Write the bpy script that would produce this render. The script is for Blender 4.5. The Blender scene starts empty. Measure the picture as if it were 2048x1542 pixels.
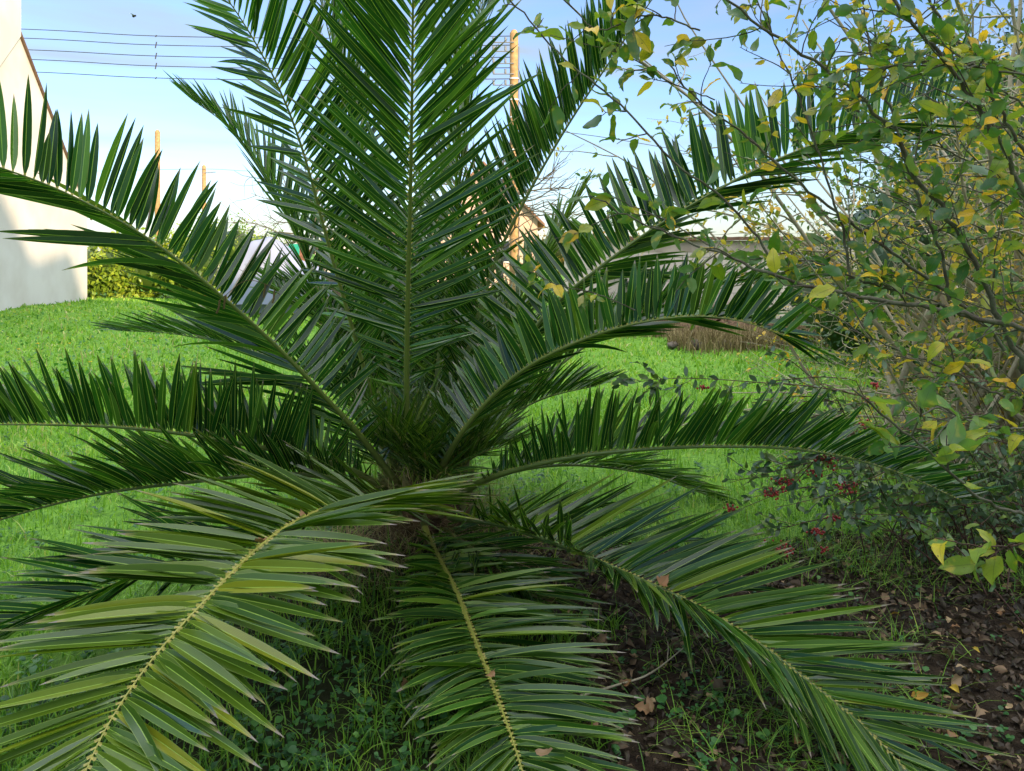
import bpy, math, random
import numpy as np
from math import radians as R

# ------------------------------------------------------------------ camera, light
SC = bpy.context.scene
COL = SC.collection
HZ = 505.0; F = 1547.0; CAM = np.array([0.0, 0.0, 1.6])
cd = bpy.data.cameras.new('camera'); cam = bpy.data.objects.new('camera', cd); COL.objects.link(cam)
cam.location = CAM; cam.rotation_euler = (R(90), 0, 0)
cd.sensor_width = 36; cd.lens = F / 2048 * 36; cd.shift_y = -(771 - HZ) / 2048; cd.clip_end = 3000; cd.clip_start = .02
SC.camera = cam
FW = np.array([0, 1., 0]); UP = np.array([0, 0, 1.])
SUN_EL, SUN_ROT = R(11), R(140.3)
w = bpy.data.worlds.new('World'); SC.world = w; w.use_nodes = True
nt = w.node_tree; N = nt.nodes; LK = nt.links.new
sk = N.new('ShaderNodeTexSky'); sk.sky_type = 'NISHITA'; sk.sun_disc = False
sk.sun_elevation = SUN_EL; sk.sun_rotation = SUN_ROT; sk.dust_density = .4; sk.ozone_density = 1.6; sk.air_density = 1.0
tc = N.new('ShaderNodeTexCoord'); sp = N.new('ShaderNodeSeparateXYZ'); LK(tc.outputs['Generated'], sp.inputs[0])
mp = N.new('ShaderNodeMapping'); mp.inputs['Scale'].default_value = (1.6, 1.0, 9); mp.inputs['Rotation'].default_value = (0, .12, 0)
LK(tc.outputs['Generated'], mp.inputs[0])
no = N.new('ShaderNodeTexNoise'); no.inputs['Scale'].default_value = 1.7; no.inputs['Detail'].default_value = 7; no.inputs['Distortion'].default_value = .5
LK(mp.outputs[0], no.inputs[0])
rp = N.new('ShaderNodeMapRange'); rp.inputs[1].default_value = .44; rp.inputs[2].default_value = .70; rp.inputs[4].default_value = .9
LK(no.outputs[0], rp.inputs[0])
def mth(op, a, b=None, c=None, clamp=False):
    m = N.new('ShaderNodeMath'); m.operation = op; m.use_clamp = clamp
    for i, v in enumerate((a, b, c)):
        if v is None: continue
        if isinstance(v, (int, float)): m.inputs[i].default_value = v
        else: LK(v, m.inputs[i])
    return m.outputs[0]
def streak(z0, slope, wd, amp):      # a contrail: a narrow soft band across the sky
    d = mth('SUBTRACT', sp.outputs[2], mth('MULTIPLY_ADD', sp.outputs[0], slope, z0))
    d = mth('ADD', d, mth('MULTIPLY', mth('SUBTRACT', no.outputs[0], .5), .012))
    return mth('MULTIPLY', mth('SUBTRACT', 1.0, mth('DIVIDE', mth('ABSOLUTE', d), wd), clamp=True), amp)
st = mth('ADD', streak(.222, .012, .010, .38), streak(.135, .01, .012, .4))
st = mth('ADD', st, streak(.255, -.25, .010, .4))
zz = mth('MULTIPLY', sp.outputs[2], 4.0, clamp=True)
cl = mth('ADD', mth('MULTIPLY', rp.outputs[0], zz), st, clamp=True)
hz = mth('MULTIPLY', mth('POWER', mth('SUBTRACT', 1.0, mth('ABSOLUTE', sp.outputs[2]), clamp=True), 9.0), .42)   # pale lower sky
cm = N.new('ShaderNodeMixRGB'); cm.inputs[2].default_value = (1.52, 1.80, 2.05, 1)
bl = N.new('ShaderNodeMixRGB'); bl.blend_type = 'MULTIPLY'; bl.inputs[0].default_value = 1; bl.inputs[2].default_value = (.62, .69, .94, 1); LK(sk.outputs[0], bl.inputs[1])
LK(mth('MAXIMUM', hz, mth('MULTIPLY', cl, .8)), cm.inputs[0]); LK(bl.outputs[0], cm.inputs[1])
oc = N.new('ShaderNodeMapRange'); oc.interpolation_type = 'SMOOTHSTEP'; oc.inputs[1].default_value = .36; oc.inputs[2].default_value = .8; oc.inputs[4].default_value = .85; LK(sp.outputs[2], oc.inputs[0])   # added bright upper sky, out of view, to lift light on the garden
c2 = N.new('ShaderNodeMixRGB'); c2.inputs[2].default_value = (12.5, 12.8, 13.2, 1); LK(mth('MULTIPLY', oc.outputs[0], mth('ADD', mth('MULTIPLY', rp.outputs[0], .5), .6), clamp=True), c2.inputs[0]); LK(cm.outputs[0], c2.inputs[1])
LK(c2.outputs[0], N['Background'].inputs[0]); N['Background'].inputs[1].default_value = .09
sl = bpy.data.lights.new('sun', 'SUN'); sun = bpy.data.objects.new('sun', sl); COL.objects.link(sun)
sl.energy = 2.0; sl.angle = R(.6); sl.color = (1, .76, .50)
import mathutils
SD = mathutils.Vector((math.sin(SUN_ROT) * math.cos(SUN_EL), math.cos(SUN_ROT) * math.cos(SUN_EL), math.sin(SUN_EL)))
sun.rotation_euler = SD.to_track_quat('Z', 'Y').to_euler()
vs = SC.view_settings; vs.view_transform = 'Standard'; vs.look = 'None'; vs.exposure = 2.05; vs.gamma = 1
SC.cycles.max_bounces = 8; SC.cycles.transparent_max_bounces = 4; SC.cycles.diffuse_bounces = 4; SC.cycles.glossy_bounces = 2

# ------------------------------------------------------------------ helpers
rng = np.random.default_rng(7); random.seed(7)
def P(px, py, d):                                   # photo position and depth -> world point
    return CAM + FW * d + np.array([1., 0, 0]) * ((px - 1024) / F * d) + UP * ((HZ - py) / F * d)
def gz(x, y):                                       # height of the ground
    x = np.asarray(x, float); y = np.asarray(y, float)
    b = .16 * np.exp(-(((x + 12.4) / 2.2) ** 2 + ((y - 20.5) / 4.5) ** 2))
    b = b + .05 * np.sin(x * .55 + 1) * np.sin(y * .4) + .02 * np.sin(x * 2.3) * np.sin(y * 1.9 + 1)
    b = b + .16 * np.exp(-(((x + .45) / .8) ** 2 + ((y - 4.05) / .7) ** 2))
    return b
def G(px, py):                                      # photo position -> point on the ground
    v = FW + np.array([1., 0, 0]) * ((px - 1024) / F) + UP * ((HZ - py) / F)
    t = CAM[2] / -v[2]
    for _ in range(6):
        p = CAM + v * t; t = (CAM[2] - float(gz(p[0], p[1]))) / -v[2]
    return CAM + v * t
def nrm(v): return v / np.maximum(np.linalg.norm(v, axis=-1, keepdims=True), 1e-9)

def tag(o, label=None, cat=None, group=None, kind=None):
    if label: o['label'] = label
    if cat: o['category'] = cat
    if group: o['group'] = group
    if kind: o['kind'] = kind
    return o
def empty(name, loc, label, cat, group=None):
    o = bpy.data.objects.new(name, None); COL.objects.link(o); o.location = tuple(loc); o.empty_display_size = .1
    return tag(o, label, cat, group)

class MB:
    """collects numpy batches, links ONE mesh object"""
    def __init__(s): s.v = []; s.f = []; s.uv = []; s.a = []; s.b = []; s.m = []; s.n = 0
    def add(s, v, f, uv=None, a=0., b=0., mat=0):
        v = np.asarray(v, float).reshape(-1, 3); f = np.asarray(f, int)
        if f.ndim == 1: f = f[None]
        if f.shape[1] == 3: f = np.concatenate([f, -np.ones((len(f), 1), int)], 1)
        s.v.append(v); s.f.append(np.where(f < 0, -1, f + s.n))
        s.uv.append(np.zeros((len(v), 2)) if uv is None else np.asarray(uv, float).reshape(-1, 2))
        s.a.append(np.broadcast_to(a, (len(v),)).astype(float)); s.b.append(np.broadcast_to(b, (len(v),)).astype(float))
        s.m.append(np.full(len(f), mat)); s.n += len(v)
    def box(s, c, h, rot=0., mat=0, a=0.):
        x, y, z = h; c = np.asarray(c, float)
        v = np.array([[sx * x, sy * y, sz * z] for sz in (-1, 1) for sy in (-1, 1) for sx in (-1, 1)], float)
        if rot: cs, sn = math.cos(rot), math.sin(rot); v = np.stack([v[:, 0] * cs - v[:, 1] * sn, v[:, 0] * sn + v[:, 1] * cs, v[:, 2]], 1)
        s.add(v + c, [[0, 2, 3, 1], [4, 5, 7, 6], [0, 1, 5, 4], [2, 6, 7, 3], [0, 4, 6, 2], [1, 3, 7, 5]], a=a, mat=mat)
    def tube(s, pts, rad, k=6, a=0., b=0., mat=0, cap=True):
        pts = np.asarray(pts, float); n = len(pts); rad = np.broadcast_to(rad, (n,))
        T = nrm(np.gradient(pts, axis=0)); ref = np.array([0, 0, 1.]) if abs(T[0][2]) < .9 else np.array([1., 0, 0])
        A = nrm(np.cross(T[0], ref)); fr = []
        for i in range(n):
            A = nrm(A - T[i] * np.dot(A, T[i])); fr.append((A, np.cross(T[i], A)))
        th = np.arange(k) * 2 * math.pi / k
        v = np.concatenate([pts[i] + rad[i] * (np.cos(th)[:, None] * fr[i][0] + np.sin(th)[:, None] * fr[i][1]) for i in range(n)])
        i = np.arange(n - 1)[:, None] * k; j = np.arange(k)[None]; j2 = (j + 1) % k
        f = np.stack([i + j, i + j2, i + k + j2, i + k + j], -1).reshape(-1, 4)
        uv = np.stack(np.broadcast_arrays(np.arange(k)[None] / k, np.linspace(0, 1, n)[:, None]), -1).reshape(-1, 2)
        s.add(v, f, uv, a, b, mat)
        if cap and rad[0] > .004:
            for base, c, fl in ((0, pts[0], 1), ((n - 1) * k, pts[-1], 0)):
                vv = np.concatenate([v[base:base + k], c[None]])
                s.add(vv, [[q, (q + 1) % k, k] if not fl else [(q + 1) % k, q, k] for q in range(k)], a=a, b=b, mat=mat)
    def build(s, name, mats, parent=None, smooth=True):
        me = bpy.data.meshes.new(name)
        v = np.concatenate(s.v); f = np.concatenate(s.f); m = np.concatenate(s.m)
        tri = f[:, 3] < 0; tot = np.where(tri, 3, 4)
        me.vertices.add(len(v)); 
        if parent is not None: v = v - np.array(WORLD_OF(parent))
        me.vertices.foreach_set('co', v.astype(np.float32).ravel())
        li = f.ravel(); li = li[li >= 0]
        me.loops.add(len(li)); me.loops.foreach_set('vertex_index', li.astype(np.int32))
        me.polygons.add(len(f)); st = np.concatenate([[0], np.cumsum(tot)[:-1]])
        me.polygons.foreach_set('loop_start', st.astype(np.int32)); me.polygons.foreach_set('loop_total', tot.astype(np.int32))
        me.polygons.foreach_set('material_index', m.astype(np.int32))
        me.polygons.foreach_set('use_smooth', np.full(len(f), smooth))
        uvl = me.uv_layers.new(name='UVMap'); uvl.data.foreach_set('uv', np.concatenate(s.uv)[li].astype(np.float32).ravel())
        for nm, arr in (('rnd', s.a), ('tint', s.b)):
            at = me.attributes.new(nm, 'FLOAT', 'POINT'); at.data.foreach_set('value', np.concatenate(arr).astype(np.float32))
        me.update(calc_edges=True); me.validate()
        for mt in (mats if isinstance(mats, (list, tuple)) else [mats]): me.materials.append(mt)
        o = bpy.data.objects.new(name, me); COL.objects.link(o)
        if parent is not None: o.parent = parent
        return o
def WORLD_OF(o):
    p = np.zeros(3)
    while o is not None: p += np.array(o.location[:]); o = o.parent
    return p

def catmull(pts, n):
    pts = np.asarray(pts, float); q = np.concatenate([[2 * pts[0] - pts[1]], pts, [2 * pts[-1] - pts[-2]]])
    out = []
    m = len(pts) - 1
    for t in np.linspace(0, m, n * 3):
        i = min(int(t), m - 1); u = t - i; a, b, c, d = q[i:i + 4]
        out.append(.5 * (2 * b + (c - a) * u + (2 * a - 5 * b + 4 * c - d) * u * u + (3 * b - a - 3 * c + d) * u ** 3))
    out = np.array(out); L = np.concatenate([[0], np.cumsum(np.linalg.norm(np.diff(out, axis=0), axis=1))])
    s = np.linspace(0, L[-1], n)
    return np.stack([np.interp(s, L, out[:, k]) for k in range(3)], 1), L[-1]

# ------------------------------------------------------------------ materials
def mat(name, col, rough=.7, spec=.3, trans=0., nscale=0, ncol=None, nlo=.35, nhi=.65, bump=0., bscale=30, sheen=0, alpha=None):
    m = bpy.data.materials.new(name); m.use_nodes = True; t = m.node_tree; n = t.nodes; b = n['Principled BSDF']
    b.inputs['Roughness'].default_value = rough; b.inputs['Specular IOR Level'].default_value = spec
    b.inputs['Base Color'].default_value = (*col, 1)
    m['nodes_ok'] = 1
    src = None
    if nscale:
        tx = n.new('ShaderNodeNewGeometry'); no = n.new('ShaderNodeTexNoise'); no.inputs['Scale'].default_value = nscale; no.inputs['Detail'].default_value = 6
        t.links.new(tx.outputs['Position'], no.inputs[0])
        mr = n.new('ShaderNodeMapRange'); mr.inputs[1].default_value = nlo; mr.inputs[2].default_value = nhi; t.links.new(no.outputs[0], mr.inputs[0])
        mx = n.new('ShaderNodeMixRGB'); mx.inputs[1].default_value = (*col, 1); mx.inputs[2].default_value = (*ncol, 1)
        t.links.new(mr.outputs[0], mx.inputs[0]); t.links.new(mx.outputs[0], b.inputs['Base Color']); src = mx.outputs[0]
    if bump:
        tx = n.new('ShaderNodeNewGeometry'); no = n.new('ShaderNodeTexNoise'); no.inputs['Scale'].default_value = bscale; no.inputs['Detail'].default_value = 5
        t.links.new(tx.outputs['Position'], no.inputs[0]); bp = n.new('ShaderNodeBump'); bp.inputs['Strength'].default_value = bump; bp.inputs['Distance'].default_value = .02
        t.links.new(no.outputs[0], bp.inputs['Height']); t.links.new(bp.outputs[0], b.inputs['Normal'])
    return m

def attr(n, t, name):
    a = n.new('ShaderNodeAttribute'); a.attribute_name = name; return a.outputs['Fac']
def ramp(n, t, fac, stops, interp='LINEAR'):
    r = n.new('ShaderNodeValToRGB'); r.color_ramp.interpolation = interp; e = r.color_ramp.elements
    while len(e) < len(stops): e.new(.5)
    for q, (p, c) in zip(e, stops): q.position = p; q.color = (*c, 1)
    t.links.new(fac, r.inputs[0]); return r.outputs[0]
def mixc(n, t, fac, a, b, mode='MIX'):
    m = n.new('ShaderNodeMixRGB'); m.blend_type = mode
    for i, v in enumerate((fac, a, b)):
        if isinstance(v, (int, float)): m.inputs[i].default_value = v
        elif isinstance(v, tuple): m.inputs[i].default_value = (*v, 1)
        else: t.links.new(v, m.inputs[i])
    return m.outputs[0]
def leafshader(name, build, rough=.4, spec=.5, trans=.3, tmul=(1.3, 1.5, .5), coat=0):
    m = bpy.data.materials.new(name); m.use_nodes = True; t = m.node_tree; n = t.nodes; b = n['Principled BSDF']
    b.inputs['Roughness'].default_value = rough; b.inputs['Specular IOR Level'].default_value = spec
    c = build(n, t)
    t.links.new(c, b.inputs['Base Color'])
    tr = n.new('ShaderNodeBsdfTranslucent'); t.links.new(mixc(n, t, 1.0, c, tmul, 'MULTIPLY'), tr.inputs[0])
    ms = n.new('ShaderNodeMixShader'); ms.inputs[0].default_value = trans
    t.links.new(b.outputs[0], ms.inputs[1]); t.links.new(tr.outputs[0], ms.inputs[2])
    t.links.new(ms.outputs[0], n['Material Output'].inputs[0]); return m
def mm(n, t, op, a, b=0., clamp=False):
    m = n.new('ShaderNodeMath'); m.operation = op; m.use_clamp = clamp
    for i, v in enumerate((a, b)):
        if isinstance(v, (int, float)): m.inputs[i].default_value = v
        else: t.links.new(v, m.inputs[i])
    return m.outputs[0]

def palm_col(n, t):
    rn = attr(n, t, 'rnd'); ti = attr(n, t, 'tint')
    uv = n.new('ShaderNodeUVMap'); s = n.new('ShaderNodeSeparateXYZ'); t.links.new(uv.outputs[0], s.inputs[0]); u, v = s.outputs[0], s.outputs[1]
    base = ramp(n, t, rn, [(0, (.003, .028, .005)), (.4, (.010, .062, .008)), (.72, (.028, .12, .012)), (1, (.11, .24, .022))])
    yel = ramp(n, t, rn, [(0, (.055, .125, .008)), (.5, (.13, .20, .009)), (.88, (.25, .29, .014)), (1, (.44, .38, .025))])
    c = mixc(n, t, ti, base, yel)
    nz = n.new('ShaderNodeTexNoise'); nz.inputs['Scale'].default_value = 9; g = n.new('ShaderNodeNewGeometry'); t.links.new(g.outputs['Position'], nz.inputs[0])
    c = mixc(n, t, mm(n, t, 'MULTIPLY', nz.outputs[0], .18), c, (.04, .13, .016))
    # fine lengthwise veins
    vn = mm(n, t, 'SINE', mm(n, t, 'MULTIPLY', u, 75.0)); c = mixc(n, t, mm(n, t, 'MULTIPLY_ADD' if False else 'MULTIPLY', mm(n, t, 'ADD', vn, 1.0), .10), c, (.012, .05, .012))
    mid = mm(n, t, 'LESS_THAN', mm(n, t, 'ABSOLUTE', mm(n, t, 'SUBTRACT', u, .5)), .035)
    c = mixc(n, t, mm(n, t, 'MULTIPLY', mid, .85), c, (.34, .50, .08))
    edge = mm(n, t, 'GREATER_THAN', mm(n, t, 'ABSOLUTE', mm(n, t, 'SUBTRACT', u, .5)), .465)
    c = mixc(n, t, mm(n, t, 'MULTIPLY', edge, .6), c, (.26, .34, .06))
    # base swelling yellow, tips drying
    bs = mm(n, t, 'LESS_THAN', v, .03); c = mixc(n, t, bs, c, (.42, .36, .10))
    tipa = mm(n, t, 'MULTIPLY', mm(n, t, 'SUBTRACT', v, .86), 10.0, True)
    tipa = mm(n, t, 'MULTIPLY', tipa, mm(n, t, 'ADD', mm(n, t, 'MULTIPLY', ti, 1.0), mm(n, t, 'MULTIPLY', rn, .5)), True)
    c = mixc(n, t, tipa, c, (.34, .27, .13))
    tip2 = mm(n, t, 'MULTIPLY', mm(n, t, 'GREATER_THAN', v, .94), mm(n, t, 'GREATER_THAN', mm(n, t, 'ADD', rn, mm(n, t, 'MULTIPLY', ti, .4)), .5))
    c = mixc(n, t, tip2, c, (.30, .25, .20))
    return c
M = {}
M['palm'] = leafshader('palm_leaflet', palm_col, rough=.25, spec=.6, trans=.26)
def rach_col(n, t):
    ti = attr(n, t, 'tint'); uv = n.new('ShaderNodeUVMap'); s = n.new('ShaderNodeSeparateXYZ'); t.links.new(uv.outputs[0], s.inputs[0])
    nz = n.new('ShaderNodeTexNoise'); nz.inputs['Scale'].default_value = 30; g = n.new('ShaderNodeNewGeometry'); t.links.new(g.outputs['Position'], nz.inputs[0])
    c = mixc(n, t, nz.outputs[0], (.025, .075, .015), (.07, .13, .03))
    c = mixc(n, t, ti, c, (.36, .34, .06)); return c
M['rachis'] = leafshader('palm_rachis', rach_col, rough=.35, spec=.5, trans=.0)
M['nub'] = mat('palm_pulvinus', (.40, .34, .06), .5, .4, nscale=40, ncol=(.22, .26, .05))
M['fibre'] = mat('palm_fibre', (.16, .10, .055), .9, .1, nscale=12, ncol=(.05, .03, .02), bump=.6, bscale=60)
M['petiole'] = mat('palm_petiole', (.11, .16, .04), .45, .4, nscale=9, ncol=(.20, .17, .07), bump=.2)
M['strawm'] = leafshader('dry_straw', lambda n, t: ramp(n, t, attr(n, t, 'rnd'), [(0, (.10, .075, .03)), (.5, (.26, .20, .085)), (1, (.42, .34, .17))]), rough=.8, spec=.1, trans=.15, tmul=(1, 1, 1))

def broad(stops, name, rough=.45, spec=.4, trans=.35, back=(.30, .36, .34), spots=True):
    m = bpy.data.materials.new(name); m.use_nodes = True; t = m.node_tree; n = t.nodes; b = n['Principled BSDF']
    b.inputs['Roughness'].default_value = rough; b.inputs['Specular IOR Level'].default_value = spec
    c = ramp(n, t, attr(n, t, 'rnd'), stops)
    uv = n.new('ShaderNodeUVMap'); s = n.new('ShaderNodeSeparateXYZ'); t.links.new(uv.outputs[0], s.inputs[0]); u, v = s.outputs[0], s.outputs[1]
    g = n.new('ShaderNodeNewGeometry')
    if spots:
        nz = n.new('ShaderNodeTexNoise'); nz.inputs['Scale'].default_value = 38; nz.inputs['Detail'].default_value = 3; t.links.new(g.outputs['Position'], nz.inputs[0])
        mr = n.new('ShaderNodeMapRange'); mr.inputs[1].default_value = .55; mr.inputs[2].default_value = .72; t.links.new(nz.outputs[0], mr.inputs[0])
        c = mixc(n, t, mm(n, t, 'MULTIPLY', mr.outputs[0], .75), c, (.50, .38, .03))
        n2 = n.new('ShaderNodeTexNoise'); n2.inputs['Scale'].default_value = 150; t.links.new(g.outputs['Position'], n2.inputs[0])
        sp_ = mm(n, t, 'GREATER_THAN', n2.outputs[0], .70); c = mixc(n, t, mm(n, t, 'MULTIPLY', sp_, .8), c, (.10, .05, .02))
    au = mm(n, t, 'ABSOLUTE', mm(n, t, 'SUBTRACT', u, .5))
    mid = mm(n, t, 'LESS_THAN', au, .022)
    ch = mm(n, t, 'FRACT', mm(n, t, 'MULTIPLY', mm(n, t, 'SUBTRACT', v, mm(n, t, 'MULTIPLY', au, .5)), 8.0))
    side = mm(n, t, 'LESS_THAN', ch, .08)
    vein = mm(n, t, 'MAXIMUM', mid, mm(n, t, 'MULTIPLY', side, .45))
    c = mixc(n, t, mm(n, t, 'MULTIPLY', vein, .6), c, (.10, .13, .02))
    cb = mixc(n, t, .42, c, back)
    cf = mixc(n, t, mm(n, t, 'MULTIPLY', g.outputs['Backfacing'], 1.0), c, cb)
    t.links.new(cf, b.inputs['Base Color'])
    tr = n.new('ShaderNodeBsdfTranslucent'); t.links.new(mixc(n, t, 1.0, c, (1.4, 1.5, .6), 'MULTIPLY'), tr.inputs[0])
    ms = n.new('ShaderNodeMixShader'); ms.inputs[0].default_value = trans
    t.links.new(b.outputs[0], ms.inputs[1]); t.links.new(tr.outputs[0], ms.inputs[2])
    t.links.new(ms.outputs[0], n['Material Output'].inputs[0]); return m
AUT = [(0, (.035, .12, .016)), (.4, (.085, .19, .02)), (.66, (.19, .27, .022)), (.78, (.42, .40, .022)), (.84, (.72, .47, .025)), (.95, (.70, .30, .02)), (1, (.20, .04, .02))]
M['leaf_big'] = broad(AUT, 'shrub_leaf')
M['leaf_small'] = broad([(0, (.05, .12, .02)), (.4, (.13, .22, .025)), (.62, (.34, .36, .03)), (.75, (.72, .50, .03)), (1, (.72, .36, .03))], 'thicket_leaf', spots=False)
M['leaf_coto'] = broad([(0, (.025, .07, .022)), (.6, (.055, .12, .03)), (1, (.16, .24, .03))], 'cotoneaster_leaf', rough=.32, spec=.5, trans=.2, back=(.34, .42, .38), spots=False)
M['leaf_ivy'] = broad([(0, (.012, .04, .015)), (.7, (.03, .085, .025)), (.93, (.07, .13, .03)), (1, (.45, .34, .04))], 'ivy_leaf', rough=.35, trans=.12, back=(.05, .10, .04), spots=False)
M['leaf_gold'] = broad([(0, (.04, .09, .012)), (.5, (.17, .27, .02)), (.88, (.36, .42, .03)), (1, (.42, .30, .03))], 'hedge_leaf', rough=.32, trans=.25, back=(.20, .28, .04), spots=False)
M['leaf_orange'] = broad([(0, (.10, .12, .02)), (.5, (.35, .24, .03)), (1, (.55, .26, .03))], 'autumn_leaf', trans=.25, back=(.40, .25, .05), spots=False)
M['leaf_litter'] = broad([(0, (.022, .016, .011)), (.45, (.06, .040, .026)), (.78, (.13, .082, .048)), (.94, (.26, .16, .085)), (1, (.42, .30, .16))], 'litter_leaf', rough=.6, spec=.3, trans=.08, back=(.10, .075, .05), spots=False)
M['leaf_fall'] = broad([(0, (.50, .34, .03)), (.35, (.42, .22, .03)), (.7, (.26, .125, .05)), (1, (.22, .14, .07))], 'fallen_leaf', rough=.6, trans=.1, back=(.24, .16, .08), spots=False)
M['weed'] = leafshader('weed_leaf', lambda n, t: ramp(n, t, attr(n, t, 'rnd'), [(0, (.02, .08, .02)), (.6, (.045, .16, .03)), (1, (.11, .26, .04))]), rough=.5, trans=.3)
M['berry'] = mat('berry', (.42, .028, .022), .35, .5, nscale=60, ncol=(.24, .018, .015))
M['bark'] = mat('bark', (.075, .058, .042), .85, .2, nscale=25, ncol=(.13, .125, .085), bump=.4, bscale=80)
M['bark_pale'] = mat('bark_pale', (.44, .38, .27), .85, .2, nscale=12, ncol=(.34, .29, .20), bump=.3, bscale=60)
M['bark_red'] = mat('bark_red', (.10, .045, .03), .7, .3, nscale=25, ncol=(.05, .03, .02))
def grass_col(n, t):
    rn = attr(n, t, 'rnd'); uv = n.new('ShaderNodeUVMap'); s = n.new('ShaderNodeSeparateXYZ'); t.links.new(uv.outputs[0], s.inputs[0])
    c = ramp(n, t, rn, [(0, (.05, .17, .02)), (.45, (.18, .36, .03)), (.8, (.34, .52, .05)), (.92, (.46, .52, .09)), (1, (.55, .46, .22))])
    return mixc(n, t, mm(n, t, 'MULTIPLY', s.outputs[1], .35), c, (.16, .34, .05))
M['grass'] = leafshader('grass_blade', grass_col, rough=.45, spec=.35, trans=.35, tmul=(1.2, 1.3, .6))

# ------------------------------------------------------------------ ground
gm = bpy.data.materials.new('lawn'); gm.use_nodes = True; t = gm.node_tree; n = t.nodes; b = n['Principled BSDF']; b.inputs['Roughness'].default_value = .9; b.inputs['Specular IOR Level'].default_value = .1
g = n.new('ShaderNodeNewGeometry'); n1 = n.new('ShaderNodeTexNoise'); n1.inputs['Scale'].default_value = 1.1; n1.inputs['Detail'].default_value = 8; t.links.new(g.outputs['Position'], n1.inputs[0])
n2 = n.new('ShaderNodeTexNoise'); n2.inputs['Scale'].default_value = 26; n2.inputs['Detail'].default_value = 6; t.links.new(g.outputs['Position'], n2.inputs[0])
c = ramp(n, t, n2.outputs[0], [(.3, (.05, .12, .018)), (.5, (.12, .25, .028)), (.75, (.20, .36, .04))])
c = mixc(n, t, mm(n, t, 'MULTIPLY', n1.outputs[0], .6), c, (.11, .25, .03)); sx_ = n.new('ShaderNodeSeparateXYZ'); t.links.new(g.outputs['Position'], sx_.inputs[0])
dd = mm(n, t, 'SQRT', mm(n, t, 'ADD', mm(n, t, 'POWER', mm(n, t, 'ABSOLUTE', mm(n, t, 'ADD', sx_.outputs[0], .1)), 2.0), mm(n, t, 'POWER', mm(n, t, 'ABSOLUTE', mm(n, t, 'SUBTRACT', sx_.outputs[1], 2.7)), 2.0)))
mk = n.new('ShaderNodeMapRange'); mk.inputs[1].default_value = 2.2; mk.inputs[2].default_value = 1.2; t.links.new(mm(n, t, 'ADD', dd, mm(n, t, 'MULTIPLY', mm(n, t, 'SUBTRACT', n1.outputs[0], .5), 1.6)), mk.inputs[0])
c = mixc(n, t, mk.outputs[0], c, (.022, .026, .010))      # bare damp earth between the sparse grass by the palm
t.links.new(c, b.inputs['Base Color'])
bp = n.new('ShaderNodeBump'); bp.inputs['Strength'].default_value = .8; bp.inputs['Distance'].default_value = .03; t.links.new(n2.outputs[0], bp.inputs['Height']); t.links.new(bp.outputs[0], b.inputs['Normal'])
def axis(lim):
    a = np.concatenate([np.arange(0, 12, .15), np.arange(12, 40, .6), np.geomspace(40, lim, 22)]); return a
ax = axis(900); xs = np.concatenate([-ax[::-1][:-1], ax]); ys = np.concatenate([-axis(900)[::-1][:-1][:22 + 20], np.arange(-29 + 0, 0, 2.0), np.arange(0, 12, .15), np.arange(12, 40, .6), np.geomspace(40, 900, 22)])
ys = np.unique(np.round(ys, 3))
X, Y = np.meshgrid(xs, ys); Z = gz(X, Y); nx, ny = len(xs), len(ys)
i, j = np.meshgrid(np.arange(nx - 1), np.arange(ny - 1)); q = (j * nx + i).ravel()
mb = MB(); mb.add(np.stack([X, Y, Z], -1), np.stack([q, q + 1, q + 1 + nx, q + nx], 1)); tag(mb.build('lawn', gm), kind='structure')

# soil bed under the shrubs, right of the palm (world outline taken from ground points)
bed = np.array([G(*p)[:2] for p in [(1120, 1560), (1150, 1400), (1190, 1250), (960, 1160), (700, 1130), (640, 1190), (560, 1150), (700, 1085), (930, 1065), (1250, 1110), (1500, 1120), (1700, 1075), (2048, 1040), (2400, 1000)]] + [[5.2, 2.6], [4.8, 1.2], [.3, 1.2]])
def inpoly(x, y, poly):
    x = np.asarray(x); y = np.asarray(y); r = np.zeros(x.shape, bool); k = len(poly)
    for a in range(k):
        x1, y1 = poly[a]; x2, y2 = poly[(a + 1) % k]
        c_ = ((y1 > y) != (y2 > y)) & (x < (x2 - x1) * (y - y1) / ((y2 - y1) if y2 != y1 else 1e-9) + x1); r ^= c_
    return r
def wob(x, y): return x + .10 * np.sin(y * 7 + x * 3) + .05 * np.sin(y * 19 + 2), y + .10 * np.sin(x * 6 + 1) + .05 * np.sin(x * 17 + y * 9)
def inbed(x, y): a, b_ = wob(x, y); return inpoly(a, b_, bed)
xs2 = np.arange(-1.6, 6, .05); ys2 = np.arange(.8, 6.5, .05); X, Y = np.meshgrid(xs2, ys2)
Z = gz(X, Y) + .012 + .018 * rng.random(X.shape); q = (np.arange(len(ys2) - 1)[:, None] * len(xs2) + np.arange(len(xs2) - 1)[None]).ravel()
cx = (X[:-1, :-1] + .025).ravel(); cy = (Y[:-1, :-1] + .025).ravel(); k = inbed(cx, cy); q = q[k]
mb = MB(); mb.add(np.stack([X, Y, Z], -1), np.stack([q, q + 1, q + 1 + len(xs2), q + len(xs2)], 1))
M['soil'] = mat('soil', (.020, .014, .009), .95, .1, nscale=14, ncol=(.045, .032, .02), bump=1, bscale=70)
tag(mb.build('soil', M['soil']), kind='structure')

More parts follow.
